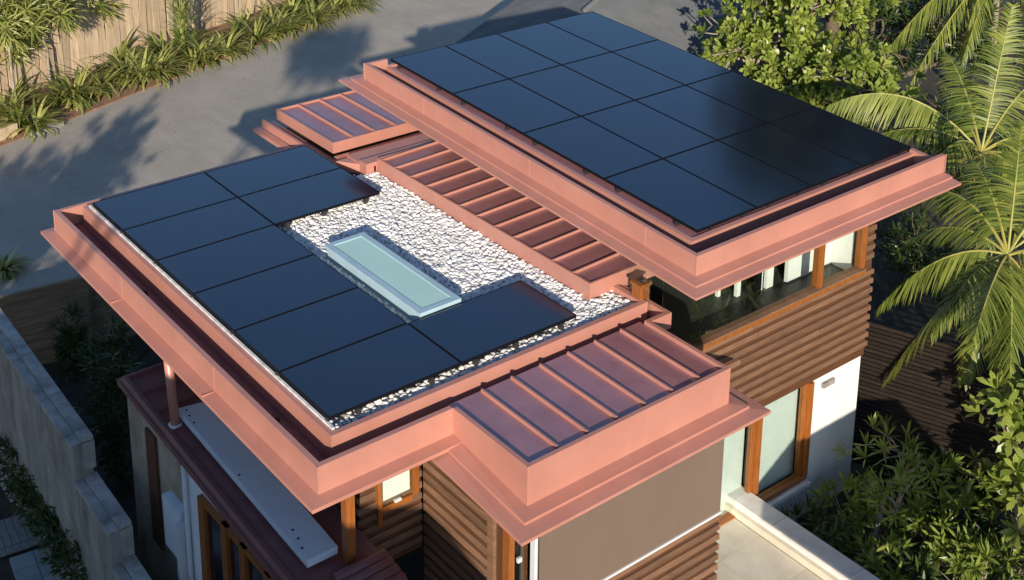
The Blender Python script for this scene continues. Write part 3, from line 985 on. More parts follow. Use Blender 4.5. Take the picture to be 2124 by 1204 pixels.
# left: low timber retaining wall at the driveway edge, and boarded fence
rw = empty('retaining_wall', (-6.6, -4.0, BZ), 'low dark sleeper retaining wall along the near edge of the driveway', 'retaining wall')
for k in range(5):
    z = GZ + 0.06 - (k + 1) * 0.18
    p = roadpt(-11, 6.32, z)
    MB().obox(p, RD * 12.0, RN * 0.10, (0, 0, 0.17)).build('sleeper', M['sleeper'], rw)
for k in range(5):
    MB().obox(roadpt(-9 + k * 2.2, 6.425, BZ), RD * 0.1, RN * 0.08, (0, 0, 0.98)).build('post', M['sleeper'], rw)
bf = empty('boarded_fence', (-4.9, -4.0, BZ), 'horizontal boarded timber fence with a sunlit top end left of the lower roof', 'fence')
FX = at(20, 612, -4.80)
FE = at(181, 572, -4.80)
fdir = (FE - FX)
fdir.z = 0
flen = fdir.length
fdir.normalize()
fout = Vector((fdir.y, -fdir.x, 0))
for k in range(9):
    z = -4.83 - (k + 1) * 0.165
    MB().obox(FX - fdir * 0.35 + Vector((0, 0, z + 4.80)), fdir * (flen + 0.35), -fout * 0.03, (0, 0, 0.158)).build('board', M['sleeper'], bf)
MB().obox(FX - fdir * 0.4 + fout * 0.02 + Vector((0, 0, -0.028)), fdir * (flen + 0.42), -fout * 0.08, (0, 0, 0.03)).build('cap', M['sleeper'], bf)
for k in range(2):
    MB().obox(FE - fdir * (0.02 + k * 1.2) - fout * 0.035 + Vector((0, 0, BZ + 4.80)), fdir * 0.08, -fout * 0.08, (0, 0, 1.46)).build('post', M['sleeper'], bf)
bf2 = empty('boarded_fence', FE + Vector((0, 0, BZ + 4.80)), 'dark weathered board fence running on behind the eave of the lower roof', 'fence')
for k in range(9):
    z = -4.93 - (k + 1) * 0.15
    MB().obox(FE + fdir * 0.06 - fout * 0.10 + Vector((0, 0, z + 4.80)), fdir * 3.2, -fout * 0.03, (0, 0, 0.143)).build('board', M['sleeper'], bf2)
MB().obox(FE + fdir * 0.06 + Vector((0, 0, BZ + 4.80)) - fout * 0.14, fdir * 0.08, -fout * 0.08, (0, 0, 1.35)).build('post', M['sleeper'], bf2)

# left: concrete boundary wall that steps down towards the viewer
WZ = -3.35
wp = [at(-40, 590, WZ), at(188, 905, WZ)]
cw = empty('boundary_wall', (wp[1].x, wp[1].y, BZ), 'weathered grey concrete boundary wall stepping down beside the hedge', 'wall')
wdir = (wp[1] - wp[0])
wlen = wdir.length
wdir.normalize()
wout = Vector((wdir.y, -wdir.x, 0))
zb = BZ - 0.05
o = wp[0].copy()
# three stepped lengths
L1 = wlen
step = [(0.0, L1, WZ), (L1 + 0.002, 1.18, WZ - 0.52), (L1 + 1.184, 2.5, WZ - 0.98)]
for (s0, ln, zt) in step:
    p = wp[0] + wdir * s0
    p = Vector((p.x, p.y, zb))
    MB().obox(p, wdir * ln, wout * 0.24, (0, 0, zt - 0.06 - zb)).build('wall_length', M['concrete'], cw)
    n = max(1, int(ln / 1.15))
    for k in range(n):
        q = wp[0] + wdir * (s0 + ln * k / n - (0.0 if k else -0.0))
        q = Vector((q.x, q.y, zt - 0.058)) - wout * 0.03
        MB().obox(q, wdir * (ln / n - 0.01), wout * 0.16, (0, 0, 0.058)).build('coping', M['coping'], cw)
        q2 = q + wout * 0.168
        MB().obox(q2 - Vector((0, 0, 0.03)), wdir * (ln / n - 0.012), wout * 0.12, (0, 0, 0.05)).build('coping', M['coping'], cw)
    e = wp[0] + wdir * (s0 + ln - 0.10)
    MB().obox(Vector((e.x, e.y, zt - 0.45)) - wout * 0.035, wdir * 0.11, wout * 0.15, (0, 0, 0.39)).build('end_post', M['coping'], cw)

# neighbour's side: deck, pavers, planter edge
NZ = -5.9
nd = empty('timber_deck', at(60, 1110, NZ), 'small dark grey boarded deck below the hedge', 'deck')
dd = (at(112, 1062, NZ) - at(-30, 1108, NZ)).normalized()
dn = Vector((dd.y, -dd.x, 0))
for k in range(12):
    p = at(-40, 1098, NZ - 0.04) + dn * (k * 0.0) + dd * (k * 0.105)
    MB().obox(p, dd * 0.098, dn * 0.75, (0, 0, 0.04)).build('deck_board', M['fence_dark'] if False else M['concrete'], nd)
np_ = empty('paved_step', at(100, 1160, NZ), 'pale grey stone pavers edging the deck under the hedge', 'paving')
for k in range(4):
    for j in range(3):
        p = at(20, 1165, NZ - 0.05) + dd * (k * 0.31) + dn * (j * 0.31)
        MB().obox(p, dd * 0.30, dn * 0.30, (0, 0, 0.05)).build('paver', M['paver'], np_)
MB().obox(at(-60, 1090, NZ - 0.1), dd * 4, dn * 3, (0, 0, 0.03)).build('neighbour_yard', M['dark_soil'])['kind'] = 'structure'
ln_ = empty('side_path', at(10, 900, NZ), 'brown concrete path beside the boundary wall', 'path')
MB().obox(at(-30, 760, NZ - 0.03), (at(60, 980, NZ) - at(-30, 760, NZ)), dd * 0.5, (0, 0, 0.03)).build('path_slab', M['concrete'], ln_)

# ------------------------------------------------------------------ corrugated outbuilding roof beyond the upper roof
oz = -3.05
ob = empty('outbuilding', at(1250, 30, GZ), 'low outbuilding with a grey corrugated steel roof behind the upper roof', 'outbuilding')
c0 = at(958, 86, oz)
edge = (at(1080, -4, oz + 0.0) - c0)
edge.z = 0
elen = 6.5
ed = edge.normalized()
en = Vector((ed.y, -ed.x, 0))
if en.x < 0: en = -en
# corrugations run across, away from the left verge
b = MB()
nw = 12
wv = 0.54


def sheet(v0, z0, v1, z1, name):
    rows = []
    for i in range(nw * 2 + 1):
        for s in ((0,) if i == nw * 2 else (0, 1)):
            t = (i + 0.5 * s) * wv * 0.5
            dz = 0.042 if s else -0.042
            rows.append((c0 + ed * (t - 0.5) + en * v0 + Vector((0, 0, z0 + dz)), c0 + ed * (t - 0.5) + en * v1 + Vector((0, 0, z1 + dz))))
    V = [p for r in rows for p in r]
    F = [(2 * k, 2 * k + 1, 2 * k + 3, 2 * k + 2) for k in range(len(rows) - 1)]
    return MB().add(V, F).build(name, M['corrugated'], ob)


sheet(0.0, 0.0, 3.1, 1.22, 'roof_sheet')
sheet(3.104, 1.22, 6.1, 0.05, 'roof_sheet')
MB().tube([c0 - ed * 0.5 + en * 3.102 + Vector((0, 0, 1.24)), c0 + ed * 5.9 + en * 3.102 + Vector((0, 0, 1.24))], 0.06, 8).build('ridge_cap', M['corrugated'], ob, smooth=True)
MB().obox(c0 - ed * 0.55 + Vector((0, 0, -0.12)) - en * 0.06, ed * 6.8, en * 0.06, (0, 0, 0.15)).build('barge_board', M['corrugated'], ob)
MB().obox(c0 + ed * 0.2 + en * 0.5 + Vector((0, 0, GZ - oz)), ed * 5.6, en * 4.6, (0, 0, 2.1)).build('wall', M['blue_white'], ob)

# ------------------------------------------------------------------ vegetation helpers
def rot_to(d, roll=0.0):
    d = Vector(d).normalized()
    return d.to_track_quat('Y', 'Z') @ Quaternion((0, 1, 0), roll)


class LV:                               # many leaves collected in numpy
    def __init__(self):
        self.V, self.F, self.n = [], [], 0

    def blade(self, base, d, up, ln, wd, droop=0.25, seg=3, shape='lance', fold=0.15):
        base, d, up = Vector(base), Vector(d).normalized(), Vector(up)
        s = d.cross(up)
        if s.length < 1e-3: s = d.cross(Vector((1, 0.2, 0)))
        s.normalize()
        nrm = s.cross(d)
        pts = []
        p = base.copy()
        dd = d.copy()
        for i in range(seg + 1):
            t = i / seg
            if shape == 'lance': w = wd * (0.25 + 1.55 * t - 1.8 * t * t) * 1.25 if t < 1 else 0.0
            elif shape == 'spoon': w = wd * (0.18 + 0.95 * math.sin(math.pi * min(1, t ** 1.5))) if t < 1 else 0.0
            else: w = wd * (1 - t ** 2.2) if t < 1 else 0.0
            pts.append((p.copy(), max(w, 0) * 0.5, nrm.copy()))
            dd = (dd - Vector((0, 0, droop / seg)) * (0.4 + t)).normalized()
            p = p + dd * ln / seg
        V, F = [], []
        for (q, w, n_) in pts[:-1]:
            V += [q - s * w + n_ * (w * fold), q + s * w + n_ * (w * fold)]
        V.append(pts[-1][0])
        k = len(pts) - 1
        for i in range(k - 1):
            F.append((2 * i, 2 * i + 1, 2 * i + 3, 2 * i + 2))
        F.append((2 * k - 2, 2 * k - 1, 2 * k))
        self.V += V
        self.F += [tuple(i + self.n for i in f) for f in F]
        self.n += len(V)

    def build(self, name, m, parent=None, kind=None, loc=None):
        b = MB()
        b.v, b.f, b.mi = self.V, self.F, [0] * len(self.F)
        return b.build(name, m, parent, smooth=True, kind=kind, loc=loc)


def rosette(lv, c, axis, n, ln, wd, spread=1.0, droop=0.35, shape='lance', seg=3):
    axis = Vector(axis).normalized()
    a = axis.orthogonal().normalized()
    b_ = axis.cross(a)
    ph = random.uniform(0, 6.28)
    for k in range(n):
        t = k / max(1, n - 1)
        an = ph + k * 2.399
        el = (0.15 + 0.85 * t) * spread * random.uniform(0.85, 1.15)
        d = axis * math.cos(el * 1.35) + (a * math.cos(an) + b_ * math.sin(an)) * math.sin(el * 1.35)
        lv.blade(Vector(c) + d * 0.02, d, axis, ln * random.uniform(0.75, 1.15), wd * random.uniform(0.85, 1.1), droop * random.uniform(.5, 1.4), seg, shape)


def strappy(name, p, r, n, label, group, m, up=0.85, wd=0.085, droop=1.0):
    root = empty(name, p, label, 'plant', group)
    lv = LV()
    for k in range(n):
        an = random.uniform(0, 6.283)
        e = random.uniform(0.35, 1.40) * up
        d = Vector((math.cos(an) * math.cos(e), math.sin(an) * math.cos(e), math.sin(e)))
        q = Vector(p) + Vector((math.cos(an), math.sin(an), 0)) * random.uniform(0, .07)
        lv.blade(q, d, (0, 0, 1), r * random.uniform(0.7, 1.2), wd * random.uniform(.7, 1.2), droop * random.uniform(.9, 2.2), 6, 'strap', 0.25)
    lv.build('leaves', m, root, kind='stuff')
    b = MB().tube([Vector(p) - Vector((0, 0, .1)), Vector(p) + Vector((0, 0, .12))], [.05, .03], 6)
    b.build('crown_base', M['strap_leaf'], root)
    return root


def limb(b, p, q, r0, r1, bend=0.12, n=4):
    p, q = Vector(p), Vector(q)
    L_ = (q - p).length
    off = Vector((random.uniform(-1, 1), random.uniform(-1, 1), random.uniform(-.2, .8))) * bend * L_
    pts, rs = [], []
    for i in range(n + 1):
        t = i / n
        pts.append(p.lerp(q, t) + off * (4 * t * (1 - t)))
        rs.append(r0 + (r1 - r0) * t)
    b.tube(pts, rs, 6)
    return pts


def rosette_tree(name, base, crowns, nros, leaf, wd, n_leaf, label, cat, m, bark, trunk_r=0.12, group=None, inner=0.55, spread=1.0, upbias=0.5, shape='lance', droop=0.35, part_leaves=0, seg=3):
    base = Vector(base)
    root = empty(name, base, label, cat, group)
    tr = MB()
    fork = base + Vector((0, 0, (min(c[0][2] - c[1][2] for c in crowns) - base.z) * 0.8 if True else 0))
    fork.x += (crowns[0][0][0] - base.x) * 0.4
    fork.y += (crowns[0][0][1] - base.y) * 0.4
    limb(tr, base - Vector((0, 0, .1)), fork, trunk_r, trunk_r * .75, .05)
    lv = LV()
    tips = []
    for (c, r) in crowns:
        c = Vector(c)
        hub = c - Vector((0, 0, r[2] * 0.7))
        limb(tr, fork, hub, trunk_r * .7, trunk_r * .5, .1)
        k = int(nros * r[0] * r[1] * r[2] / sum(q[1][0] * q[1][1] * q[1][2] for q in crowns))
        nb = max(5, k // 9)
        hubs = []
        for j in range(nb):
            u = Vector((random.gauss(0, 1), random.gauss(0, 1), random.gauss(0.2, 1))).normalized()
            h = c + Vector((u.x * r[0], u.y * r[1], u.z * r[2])) * random.uniform(.35, .6)
            limb(tr, hub, h, trunk_r * .38, trunk_r * .2, .15)
            hubs.append(h)
        for j in range(k):
            u = Vector((random.gauss(0, 1), random.gauss(0, 1), random.gauss(0.25, 1))).normalized()
            rad = random.uniform(inner, 1.05)
            # lumpy outline
            rad *= 0.86 + 0.16 * math.sin(u.x * 5.1 + c.x) * math.cos(u.y * 4.3 + c.y * 2) + random.uniform(-.06, .06)
            p = c + Vector((u.x * r[0], u.y * r[1], u.z * r[2])) * rad
            if p.z < base.z + .1: continue
            ax = (u + Vector((0, 0, upbias)) + SUN * 0.35 + Vector((random.gauss(0, .25), random.gauss(0, .25), random.gauss(0, .2)))).normalized()
            tips.append((p, ax, min(hubs, key=lambda h_: (h_ - p).length)))
    tips.sort(key=lambda t: depth_of(t[0]))
    made = 0
    lm = None
    for (p, ax, h) in tips:
        if (p - h).length < 1.4 and random.random() < 0.7:
            limb(tr, h, p, trunk_r * .16, trunk_r * .10, .15, 3)
        if made + n_leaf <= part_leaves:
            if lm is None:
                t_ = LV()
                t_.blade((0, 0, 0), (0, 1, 0), (0, 0, 1), leaf, wd, droop, 3, shape)
                mb = MB(); mb.v, mb.f, mb.mi = [tuple(q) for q in t_.V], t_.F, [0] * len(t_.F)
                lm = mb_mesh(mb, 'leaf', m)
                lm.polygons.foreach_set('use_smooth', [True] * len(lm.polygons))
            a = ax.orthogonal().normalized(); b_ = ax.cross(a); ph = random.uniform(0, 6.28)
            for k in range(n_leaf):
                t = k / max(1, n_leaf - 1)
                an = ph + k * 2.399
                el = (0.15 + 0.85 * t) * spread * random.uniform(.85, 1.15) * 1.35
                d = ax * math.cos(el) + (a * math.cos(an) + b_ * math.sin(an)) * math.sin(el)
                o = bpy.data.objects.new('leaf', lm)
                COL.objects.link(o)
                o.parent = root
                x_ = d.cross(ax).normalized(); z_ = x_.cross(d)
                mm = Matrix((x_, d, z_)).transposed()
                o.rotation_euler = mm.to_euler()
                o.location = p + d * .02 - base
                s_ = random.uniform(.75, 1.15)
                o.scale = (s_, s_, s_)
            made += n_leaf
        else:
            rosette(lv, p, ax, n_leaf, leaf, wd, spread, droop, shape, seg)
    tr.build('trunk', bark, root, smooth=True)
    if lv.n: lv.build('foliage', m, root, kind='stuff')
    return root


def frond(parent, base, tip, lift, width, npair, m, name='frond', side=None, sag=0.8, r=0.022, start=0.16):
    base, tip = Vector(base), Vector(tip)
    ctl = (base + tip) * 0.5 + Vector((0, 0, lift))
    N_ = 14
    pts = []
    for i in range(N_ + 1):
        t = i / N_
        pts.append(base * (1 - t) ** 2 + ctl * 2 * t * (1 - t) + tip * t * t)
    rb = MB().tube(pts, [r * (1 - .85 * i / N_) for i in range(N_ + 1)], 5)
    lv = LV()
    twist = random.uniform(-.5, .5)
    hang = .30 + 0.85 * max(0, min(1, lift - .35))
    npair = int(npair * 1.25)
    for i in range(npair):
        t = start + (1 - start) * (i + random.uniform(-.2, .2)) / npair
        t = min(max(t, 0), .995)
        p = base * (1 - t) ** 2 + ctl * 2 * t * (1 - t) + tip * t * t
        tg = ((ctl - base) * (1 - t) + (tip - ctl) * t).normalized()
        s = tg.cross(Vector((0, 0, 1)))
        if s.length < .15: s = tg.cross(Vector(_R[2]))
        s.normalize()
        nrm = s.cross(tg)
        s = s * math.cos(twist) + nrm * math.sin(twist)
        nrm = s.cross(tg)
        tt = (t - start) / (1 - start)
        ln = width * (0.45 + 1.0 * math.sin(math.pi * min(1, tt * .85 + .12))) * (1 - .35 * tt)
        for sg in (-1, 1):
            if random.random() < .05: continue
            d = s * sg * (1 - .35 * tt) + tg * (.42 + .5 * tt) + nrm * .16 - Vector((0, 0, hang)) + Vector((random.gauss(0, .11), random.gauss(0, .11), random.gauss(0, .10)))
            lv.blade(p, d, nrm + s * sg * hang * 1.2, ln * random.uniform(.85, 1.1), .027 * random.uniform(.7, 1.3), sag * random.uniform(.6, 1.5), 4, 'strap', .3)
    f = lv.build(name, m, parent, loc=base)
    q = rb.build('rachis', M['rachis'], f)
    return f


def palm(crown, label, fronds, ground=GZ, trunk_r=.075, shaft=0.8):
    crown = Vector(crown)
    base = Vector((crown.x + .12, crown.y + .1, ground))
    root = empty('palm_tree', base, label, 'palm tree', 'palm trees beside the house')
    pts = [base.lerp(crown - Vector((0, 0, shaft)), t) for t in (0, .3, .6, .85, 1)]
    MB().tube(pts, [trunk_r * 1.4, trunk_r * 1.1, trunk_r, trunk_r, trunk_r * 1.05], 12).build('trunk', M['palm_trunk'], root, smooth=True)
    MB().tube([crown - Vector((0, 0, shaft + .02)), crown - Vector((0, 0, shaft * .6)), crown], [trunk_r * 1.15, trunk_r * 1.3, trunk_r * .6], 12).build('crownshaft', M['crownshaft'], root, smooth=True)
    D = depth_of(crown)
    for fr_ in fronds:
        px, py, dd, lift, w = fr_[:5]
        tip = at_depth(px, py, D + dd)
        frond(root, crown, tip, lift, w, fr_[5] if len(fr_) > 5 else 46, M['dry'] if len(fr_) > 6 else M['palm_leaf'])
    for k in range(9):
        an = k * 0.698 + random.uniform(-.25, .25)
        if math.cos(an) < -.2 and math.sin(an) < .2: continue
        rr = random.uniform(1.3, 2.0)
        frond(root, crown, crown + Vector((math.cos(an) * rr, math.sin(an) * rr, random.uniform(-1.1, .5))), random.uniform(.4, .9), random.uniform(.38, .52), 44, M['palm_leaf'])
    return root


# ------------------------------------------------------------------ trees and plants
# frangipani trees at the top right (their crowns go on above the frame)
c1 = at(1600, 120, -2.4)
rosette_tree('frangipani_tree', (c1.x + .3, c1.y + .3, GZ), [((c1.x, c1.y, -2.35), (1.75, 1.6, 1.05)), ((c1.x + 1.3, c1.y - 1.0, -2.75), (1.1, 1.0, .8)), ((c1.x + .2, c1.y + .6, -.6), (2.0, 1.7, 1.3)), ((c1.x + 2.4, c1.y - .3, -2.3), (1.3, 1.3, 1.0))],
             1000, .20, .074, 12, 'bright green frangipani tree directly behind the corner of the corrugated roof', 'tree', M['frang_leaf'], M['bark'], .13, 'frangipani trees', part_leaves=297, inner=.45, shape='spoon', seg=4)
rosette_tree('tall_tree', (-2.0, 13.0, GZ), [((-1.4, 12.0, 4.0), (2.3, 2.0, 3.2)), ((2.0, 12.3, 3.8), (2.3, 2.0, 3.2))],
             1100, .42, .13, 9, 'tall dark tree rising beyond the frangipani', 'tree', M['dark_leaf'], M['dark_bark'], .2, inner=.25)
c2 = at(1800, 60, -3.3)
rosette_tree('frangipani_tree', (c2.x, c2.y, GZ), [((c2.x, c2.y, -3.3), (1.9, 1.5, 1.3)), ((c2.x + 1.4, c2.y + 1.5, -3.1), (1.8, 1.6, 1.2))],
             480, .23, .06, 10, 'darker green tree between the bright frangipani and the palm fronds', 'tree', M['dark_leaf'], M['dark_bark'], .13, 'frangipani trees')
# palms
pc1 = at(2090, 530, -1.75)
palm(pc1, 'palm with pale crown stem nearest the house window, fronds drooping over the slatted fence',
     [(1838, 790, .5, .55, .50, 78), (1822, 640, 1.1, .75, .46, 66), (2000, 795, -.3, .40, .44, 66), (2070, 790, -.9, .55, .44, 70), (1930, 700, .2, .6, .42, 60), (2200, 640, 0, .6, .42), (2240, 420, .4, .7, .42),
      (2120, 250, 1.0, .35, .40, 54), (2010, 330, 1.3, .5, .38, 50), (1880, 500, 1.5, .62, .34, 44), (2190, 760, -.6, .5, .42)])
pc2 = at(2035, 318, -2.0)
palm(pc2, 'palm whose long frond arches left over the corner of the upper roof',
     [(1715, 222, .2, 1.15, .62, 84), (2100, 10, .6, .15, .42, 60), (1800, 290, -.5, .6, .40, 48), (2180, 160, .5, .7, .42), (2220, 330, -.1, .7, .42), (1960, 110, 1.4, .5, .40, 52), (2150, 440, -.8, .6, .4),
      (1950, 450, -.7, .35, .34, 40), (2060, 520, -.6, .3, .36, 44), (2110, 300, .8, .5, .4, 48), (1960, 430, -.4, .35, .30, 34, 'dry'), (1870, 330, .5, .5, .36, 44)])
pc3 = at(2075, -75, -1.4)
palm(pc3, 'palm at the top edge with a broad frond hanging over the frangipani leaves',
     [(1830, 120, -.2, 1.0, .66, 84), (1880, 190, -1.0, .75, .52, 56), (2150, 100, 0, .6, .46), (1900, -120, .5, .7, .5), (2200, -60, 0, .7, .46), (1990, 150, -.9, .6, .46)])

# near right: large leafed shrub and frangipani bushes in the garden bed
c3 = at(2085, 870, -3.3)
rosette_tree('large_leaf_tree', (c3.x + .4, c3.y + .1, GZ), [((c3.x + .1, c3.y, -3.3), (.55, .5, .8)), ((c3.x + .7, c3.y + .2, -3.0), (.6, .6, .9)), ((c3.x + .55, c3.y - .1, -4.2), (.6, .5, .7))],
             95, .25, .075, 9, 'sunlit shrub with large paddle leaves at the right edge before the slat fence', 'shrub', M['frang_leaf'], M['bark'], .05, 'garden shrubs by the terrace', inner=.5, shape='spoon', part_leaves=297, seg=4)
gb = at(1812, 1100, GZ + .35)
rosette_tree('frangipani_bush', (gb.x, gb.y, GZ), [((gb.x - .15, gb.y + .55, GZ + 1.05), (.75, .65, .45)), ((gb.x + .25, gb.y + .1, GZ + 1.05), (.5, .5, .40))],
             38, .22, .05, 10, 'young frangipani bush with bare forked pale branches beside the terrace wall', 'shrub', M['frang_leaf'], M['bark'], .05, 'garden shrubs by the terrace', inner=.6, part_leaves=290)
gsh = [(1700, 1110, .8, 'small green shrub nearest the corner of the terrace wall and white wall'), (1760, 1060, .9, 'leafy green shrub at the foot of the white wall corner'), (1940, 1010, 1.1, 'tall leafy shrub halfway along the foot of the slat fence'),
       (1985, 1080, 1.0, 'green shrub in the middle of the garden bed'), (2050, 1010, 1.2, 'tall green shrub left of the large paddle leaves'), (2040, 1190, .9, 'bright shrub at the bottom edge of the garden bed'), (1850, 1180, .7, 'spreading low shrub beside the terrace coping'),
       (1920, 1090, .8, 'leafy shrub second from the forked frangipani bush'), (2000, 1150, .8, 'shaded shrub at the bottom right beyond the terrace wall'), (2090, 1080, .9, 'dark shrub under the large paddle leaves'),
       (1900, 1190, .6, 'low shrub in the bottom corner next to the terrace coping'), (1990, 1010, .7, 'dark leafy shrub against the foot of the slat fence'), (1860, 980, .6, 'small shrub between white wall and slat fence'), (2110, 1190, .8, 'shrub at the very bottom right corner of the garden')]
for (px, py, h, lb) in gsh:
    h *= .72
    g = at(px, py, GZ + h * .5)
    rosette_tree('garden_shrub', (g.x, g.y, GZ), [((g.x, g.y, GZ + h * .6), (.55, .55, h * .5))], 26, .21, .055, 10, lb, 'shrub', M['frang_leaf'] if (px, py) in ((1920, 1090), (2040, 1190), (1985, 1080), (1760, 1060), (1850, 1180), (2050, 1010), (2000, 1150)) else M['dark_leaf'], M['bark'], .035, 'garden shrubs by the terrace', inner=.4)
# dark planting behind the palms
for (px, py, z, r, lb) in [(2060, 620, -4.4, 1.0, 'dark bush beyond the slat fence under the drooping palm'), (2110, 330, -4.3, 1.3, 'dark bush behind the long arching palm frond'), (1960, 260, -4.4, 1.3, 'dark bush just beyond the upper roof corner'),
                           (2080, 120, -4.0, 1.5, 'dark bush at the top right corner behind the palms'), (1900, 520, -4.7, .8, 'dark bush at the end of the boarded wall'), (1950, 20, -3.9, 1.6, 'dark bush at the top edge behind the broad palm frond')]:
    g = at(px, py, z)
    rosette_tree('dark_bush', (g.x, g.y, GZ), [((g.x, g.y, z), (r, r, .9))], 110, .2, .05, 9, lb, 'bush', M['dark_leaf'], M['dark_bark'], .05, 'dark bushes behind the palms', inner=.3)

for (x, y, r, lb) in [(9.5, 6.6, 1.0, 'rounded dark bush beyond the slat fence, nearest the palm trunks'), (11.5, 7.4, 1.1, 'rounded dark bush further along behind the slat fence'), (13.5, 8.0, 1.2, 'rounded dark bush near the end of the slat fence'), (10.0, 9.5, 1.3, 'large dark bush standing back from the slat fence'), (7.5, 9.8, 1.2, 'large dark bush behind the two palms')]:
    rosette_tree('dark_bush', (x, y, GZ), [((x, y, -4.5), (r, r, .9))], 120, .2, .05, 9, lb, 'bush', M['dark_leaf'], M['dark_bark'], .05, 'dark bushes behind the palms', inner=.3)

# strappy plants along the far edge of the driveway
spots = [(14, 235), (40, 255), (70, 262), (128, 205), (160, 200), (205, 182), (252, 160), (292, 160), (322, 150), (345, 138), (402, 126),
         (425, 118), (468, 105), (528, 82), (565, 66), (596, 58), (645, 42), (690, 22), (720, 10), (745, 0), (600, 30), (560, 45), (640, 15), (20, 200), (330, 110), (390, 95), (240, 130), (700, -6), (500, 62)]
ORD = ('first second third fourth fifth sixth seventh eighth ninth tenth eleventh twelfth thirteenth fourteenth fifteenth sixteenth seventeenth eighteenth nineteenth twentieth').split()
ORD += ['twenty-' + o for o in ORD[:9]] + ['thirtieth'] + ['thirty-' + o for o in ORD[:9]] + ['fortieth'] + ['forty-' + o for o in ORD[:9]]
spots += [(x + random.uniform(-12, 12), y + random.uniform(-6, 4)) for (x, y) in list(spots)[4:26:2]]
spots = [(x + 3, y + 5) for (x, y) in spots]
spots.sort(key=lambda q: (at(q[0], q[1], GZ) - roadpt(0, 0)).dot(RD))
for k, (px, py) in enumerate(spots):
    p = at(px, py, GZ + .06)
    strappy('strappy_plant', p, random.uniform(.75, 1.15), 60, 'arching yellow green strappy plant on the driveway verge, ' + ORD[k] + ' from the kerb stone end', 'strappy plants along the driveway', M['strap_leaf'])
# tall shrubs over the fence
for (px, py, h, n, lb) in [(35, 150, 2.3, 46, 'tall strappy leaved shrub at the top left corner'), (110, 120, 2.3, 44, 'strappy leaved shrub beside the dark garden pole'), (180, 70, 2.0, 26, 'strappy leaved shrub leaning over the paling fence'), (15, 70, 2.9, 34, 'strappy leaved shrub farthest left at the picture edge'), (70, 60, 2.9, 40, 'tall strappy shrub rising above the paling fence left of the pole'), (150, 60, 2.5, 34, 'strappy shrub right of the dark pole against the fence'), (20, 130, 1.5, 30, 'lower strappy shrub filling the left corner of the verge')]:
    g = at(px, py + 75, GZ)
    c = Vector((g.x - .3, g.y, GZ + h))
    rosette_tree('strappy_shrub', g, [(c, (1.0, 1.25, .85))], int(n * 1.7), .46, .055, 15, lb, 'shrub', M['strap_leaf'], M['bark'], .05, 'strappy shrubs by the paling fence', inner=.3, spread=1.15, droop=.9, shape='strap', seg=4)
# bamboo like clump
for (px, py, lb) in [(392, 125, 'tall bright green grassy clump standing in front of the paling fence'), (620, 25, 'bright green grassy clump further up the paling fence')]:
    g = at(px, py, GZ)
    root = empty('bamboo_clump', g, lb, 'plant')
    lv = LV()
    for k in range(420):
        z = random.uniform(.2, 2.7)
        an = random.uniform(0, 6.28)
        rr = .12 + .22 * math.sin(min(1, z / 2.7) * 3.0)
        q = g + Vector((math.cos(an) * rr * random.random() - .35, math.sin(an) * rr * random.random(), z))
        lv.blade(q, (math.cos(an) * .6, math.sin(an) * .6, .8), (0, 0, 1), random.uniform(.3, .5), .03, 1.2, 4, 'strap')
    lv.build('leaves', M['grass_leaf'], root, kind='stuff')
    b = MB()
    for k in range(7):
        b.tube([g + Vector((random.uniform(-.4, -.2), random.uniform(-.12, .12), 0)), g + Vector((random.uniform(-.5, -.2), random.uniform(-.25, .25), 2.5))], .014, 5)
    b.build('canes', M['strap_leaf'], root, kind='stuff')
# garden pole and thin stems
g = at(108, 182, GZ + .03)
gp = MB().tube([g, g + Vector((-.15, -.05, 1.25))], .035, 8).build('garden_pole', M['dark_metal'], smooth=True)
tag(gp, 'slim dark leaning pole standing among plants at the far left', 'pole')
g = at(5, 292, GZ)
pb = empty('planter_edge', g, 'short pale timber planter edge at the left end of the driveway verge', 'planter edge')
for k in range(2):
    MB().obox(g + Vector((0, 0, .0 + k * .16)) - RD * 1.6, RD * 2.0, RN * .06, (0, 0, .155)).build('plank', M['paling'], pb)
g = at(56, 282, GZ)
kb = MB().obox(g, RD * .9, RN * .22, (0, 0, .09)).build('loose_kerb_stone', M['concrete'])
tag(kb, 'loose pale kerb stone lying on the edge of the driveway', 'kerb stone')

lv = LV()
for k in range(900):
    u, v = random.uniform(-3, 20), 6.2 * random.random() ** 1.3
    q = roadpt(u, v, GZ + .004)
    an = random.uniform(0, 6.28)
    lv.blade(q, (math.cos(an), math.sin(an), .12), (0, 0, 1), random.uniform(.05, .16), random.uniform(.02, .045), .1, 3)
tag(lv.build('leaf_litter', M['litter']), 'dry fallen leaves scattered over the driveway', 'leaf litter', kind='stuff')
g = at(2040, 520, GZ + .3)
g = at(2108, 560, GZ + .2)
tp2 = MB()
tp2.tube([g - Vector((0, 0, .2)), g - Vector((0, 0, .15)), g + Vector((0, 0, .1)), g + Vector((0, 0, .12)), g + Vector((0, 0, .16))], [.12, .14, .2, .23, .23], 16)
tag(tp2.build('plant_pot', M['terracotta'], smooth=True), 'terracotta pot on the ground right of the palm crown', 'pot')
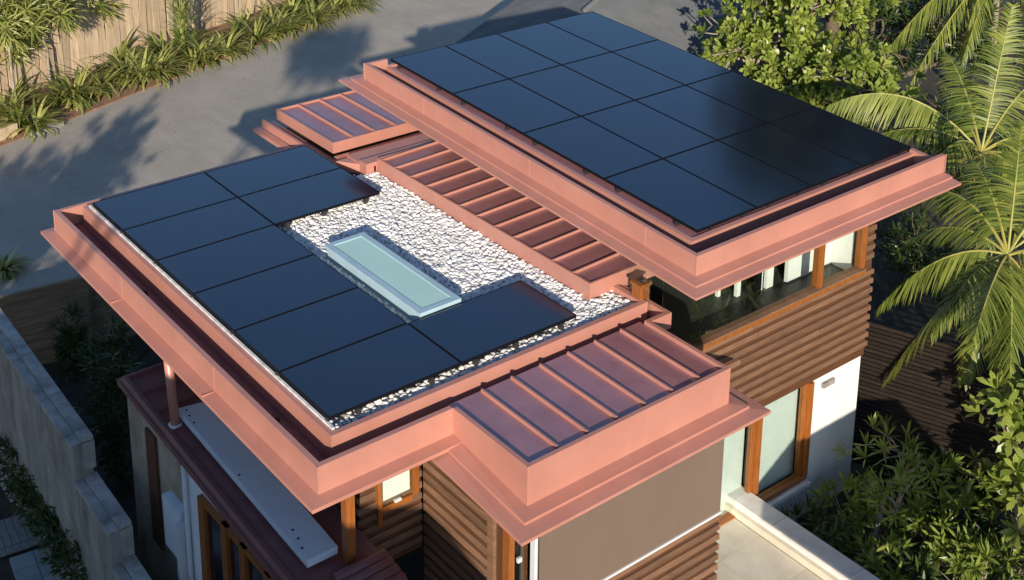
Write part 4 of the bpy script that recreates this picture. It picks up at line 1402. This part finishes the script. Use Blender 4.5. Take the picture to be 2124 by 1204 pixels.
# left: shaded hedge, plants by the side yard
for k in range(9):
    t = k / 8
    p = at(45 + 145 * t, 950 + 230 * t, -5.35)
    rosette_tree('hedge_bush', (p.x, p.y, -5.95), [((p.x, p.y, -5.35), (.42, .42, .45))], 60, .14, .045, 8, 'dark green bush in the hedge along the concrete wall, ' + ORD[k] + ' from the far end', 'bush', M['dark_leaf'], M['dark_bark'], .025, 'hedge bushes along the concrete wall', inner=.5)
for (px, py, z, r, lb) in [(225, 745, -5.5, .65, 'dark bamboo like shrub below the sunlit fence end'), (150, 720, -5.7, .4, 'thin dark shrub against the boarded fence'), (235, 820, -5.0, .75, 'dark shrub between boundary wall and maroon roof'), (245, 930, -5.4, .6, 'dark low shrub by the foot of the tan wall')]:
    g = at(px, py, z)
    rosette_tree('side_shrub', (g.x, g.y, BZ), [((g.x, g.y, z), (r * .7, r * .7, .8))], 80, .2, .035, 9, lb, 'shrub', M['dark_leaf'], M['dark_bark'], .03, 'shrubs in the side yard', inner=.3)
g = at(5, 545, -5.2)
strappy('strappy_plant', Vector((g.x, g.y, GZ)), .6, 60, 'single strappy plant at the left edge where the driveway ends', None, M['strap_leaf'])

# ------------------------------------------------------------------ neighbours and an added shelter out of the frame that cast the shade
rosette_tree('round_tree', (14.6, -17.8, BZ), [((16.7, -16.1, 6.0), (1.1, 0.9, .55)), ((17.2, -15.5, 6.2), (.7, .6, .4))], 300, .34, .09, 9, 'round headed tree behind the viewer', 'tree', M['dark_leaf'], M['dark_bark'], .07, inner=.1)
nh = empty('neighbour_house', (12, -12, BZ), 'neighbouring house with a tiled hip roof across the boundary', 'house')
MB().box(6.3, 17.5, -15.0, -9.5, BZ, -1.5).build('wall', M['white_wall'], nh)
V = [(5.6, -16.0, -1.5), (19.0, -16.0, -1.5), (19.0, -8.8, -1.5), (5.6, -8.8, -1.5), (8.4, -11.0, 0.92), (16.5, -11.0, 0.92)]
MB().add(V, [(3, 2, 1, 0), (0, 1, 5, 4), (1, 2, 5), (2, 3, 4, 5), (3, 0, 4)]).build('roof', M['tile'], nh)
rosette_tree('garden_tree', (3.4, -10.6, BZ), [((2.5, -10.7, -.6), (1.2, 1.2, 1.3)), ((2.2, -11.8, -1.2), (1.3, 1.2, 1.0)), ((.4, -11.2, -2.0), (1.9, 1.7, 1.1)), ((2.3, -11.0, -1.7), (1.0, 1.0, .8))], 950, .3, .07, 9, 'bushy garden tree beside the neighbouring house', 'tree', M['dark_leaf'], M['dark_bark'], .14, inner=.2)
gp2 = empty('shade_shelter', (12.2, -.4, TZ), 'added unseen hip roof shelter that shades the white wall beyond the terrace', 'shade shelter')  # unseen shelter, added and shaped to throw a straight shade edge on the wall
MB().add([(11.3, -2.2, -2.92), (13.3, -2.2, -2.92), (13.3, 0.3, -2.92), (11.3, 0.3, -2.92), (12.2, -1.95, -2.05), (12.2, 0.0, -2.05)],
         [(3, 2, 1, 0), (0, 1, 4), (1, 2, 5, 4), (2, 3, 5), (3, 0, 4, 5)]).build('roof', M['tile'], gp2)
for (x, y) in ((13.1, -2.0), (13.1, -1.0), (13.1, 0.1)):
    box('post', M['orange_wood'], x - .03, x + .03, y - .03, y + .03, BZ, -2.92, gp2)
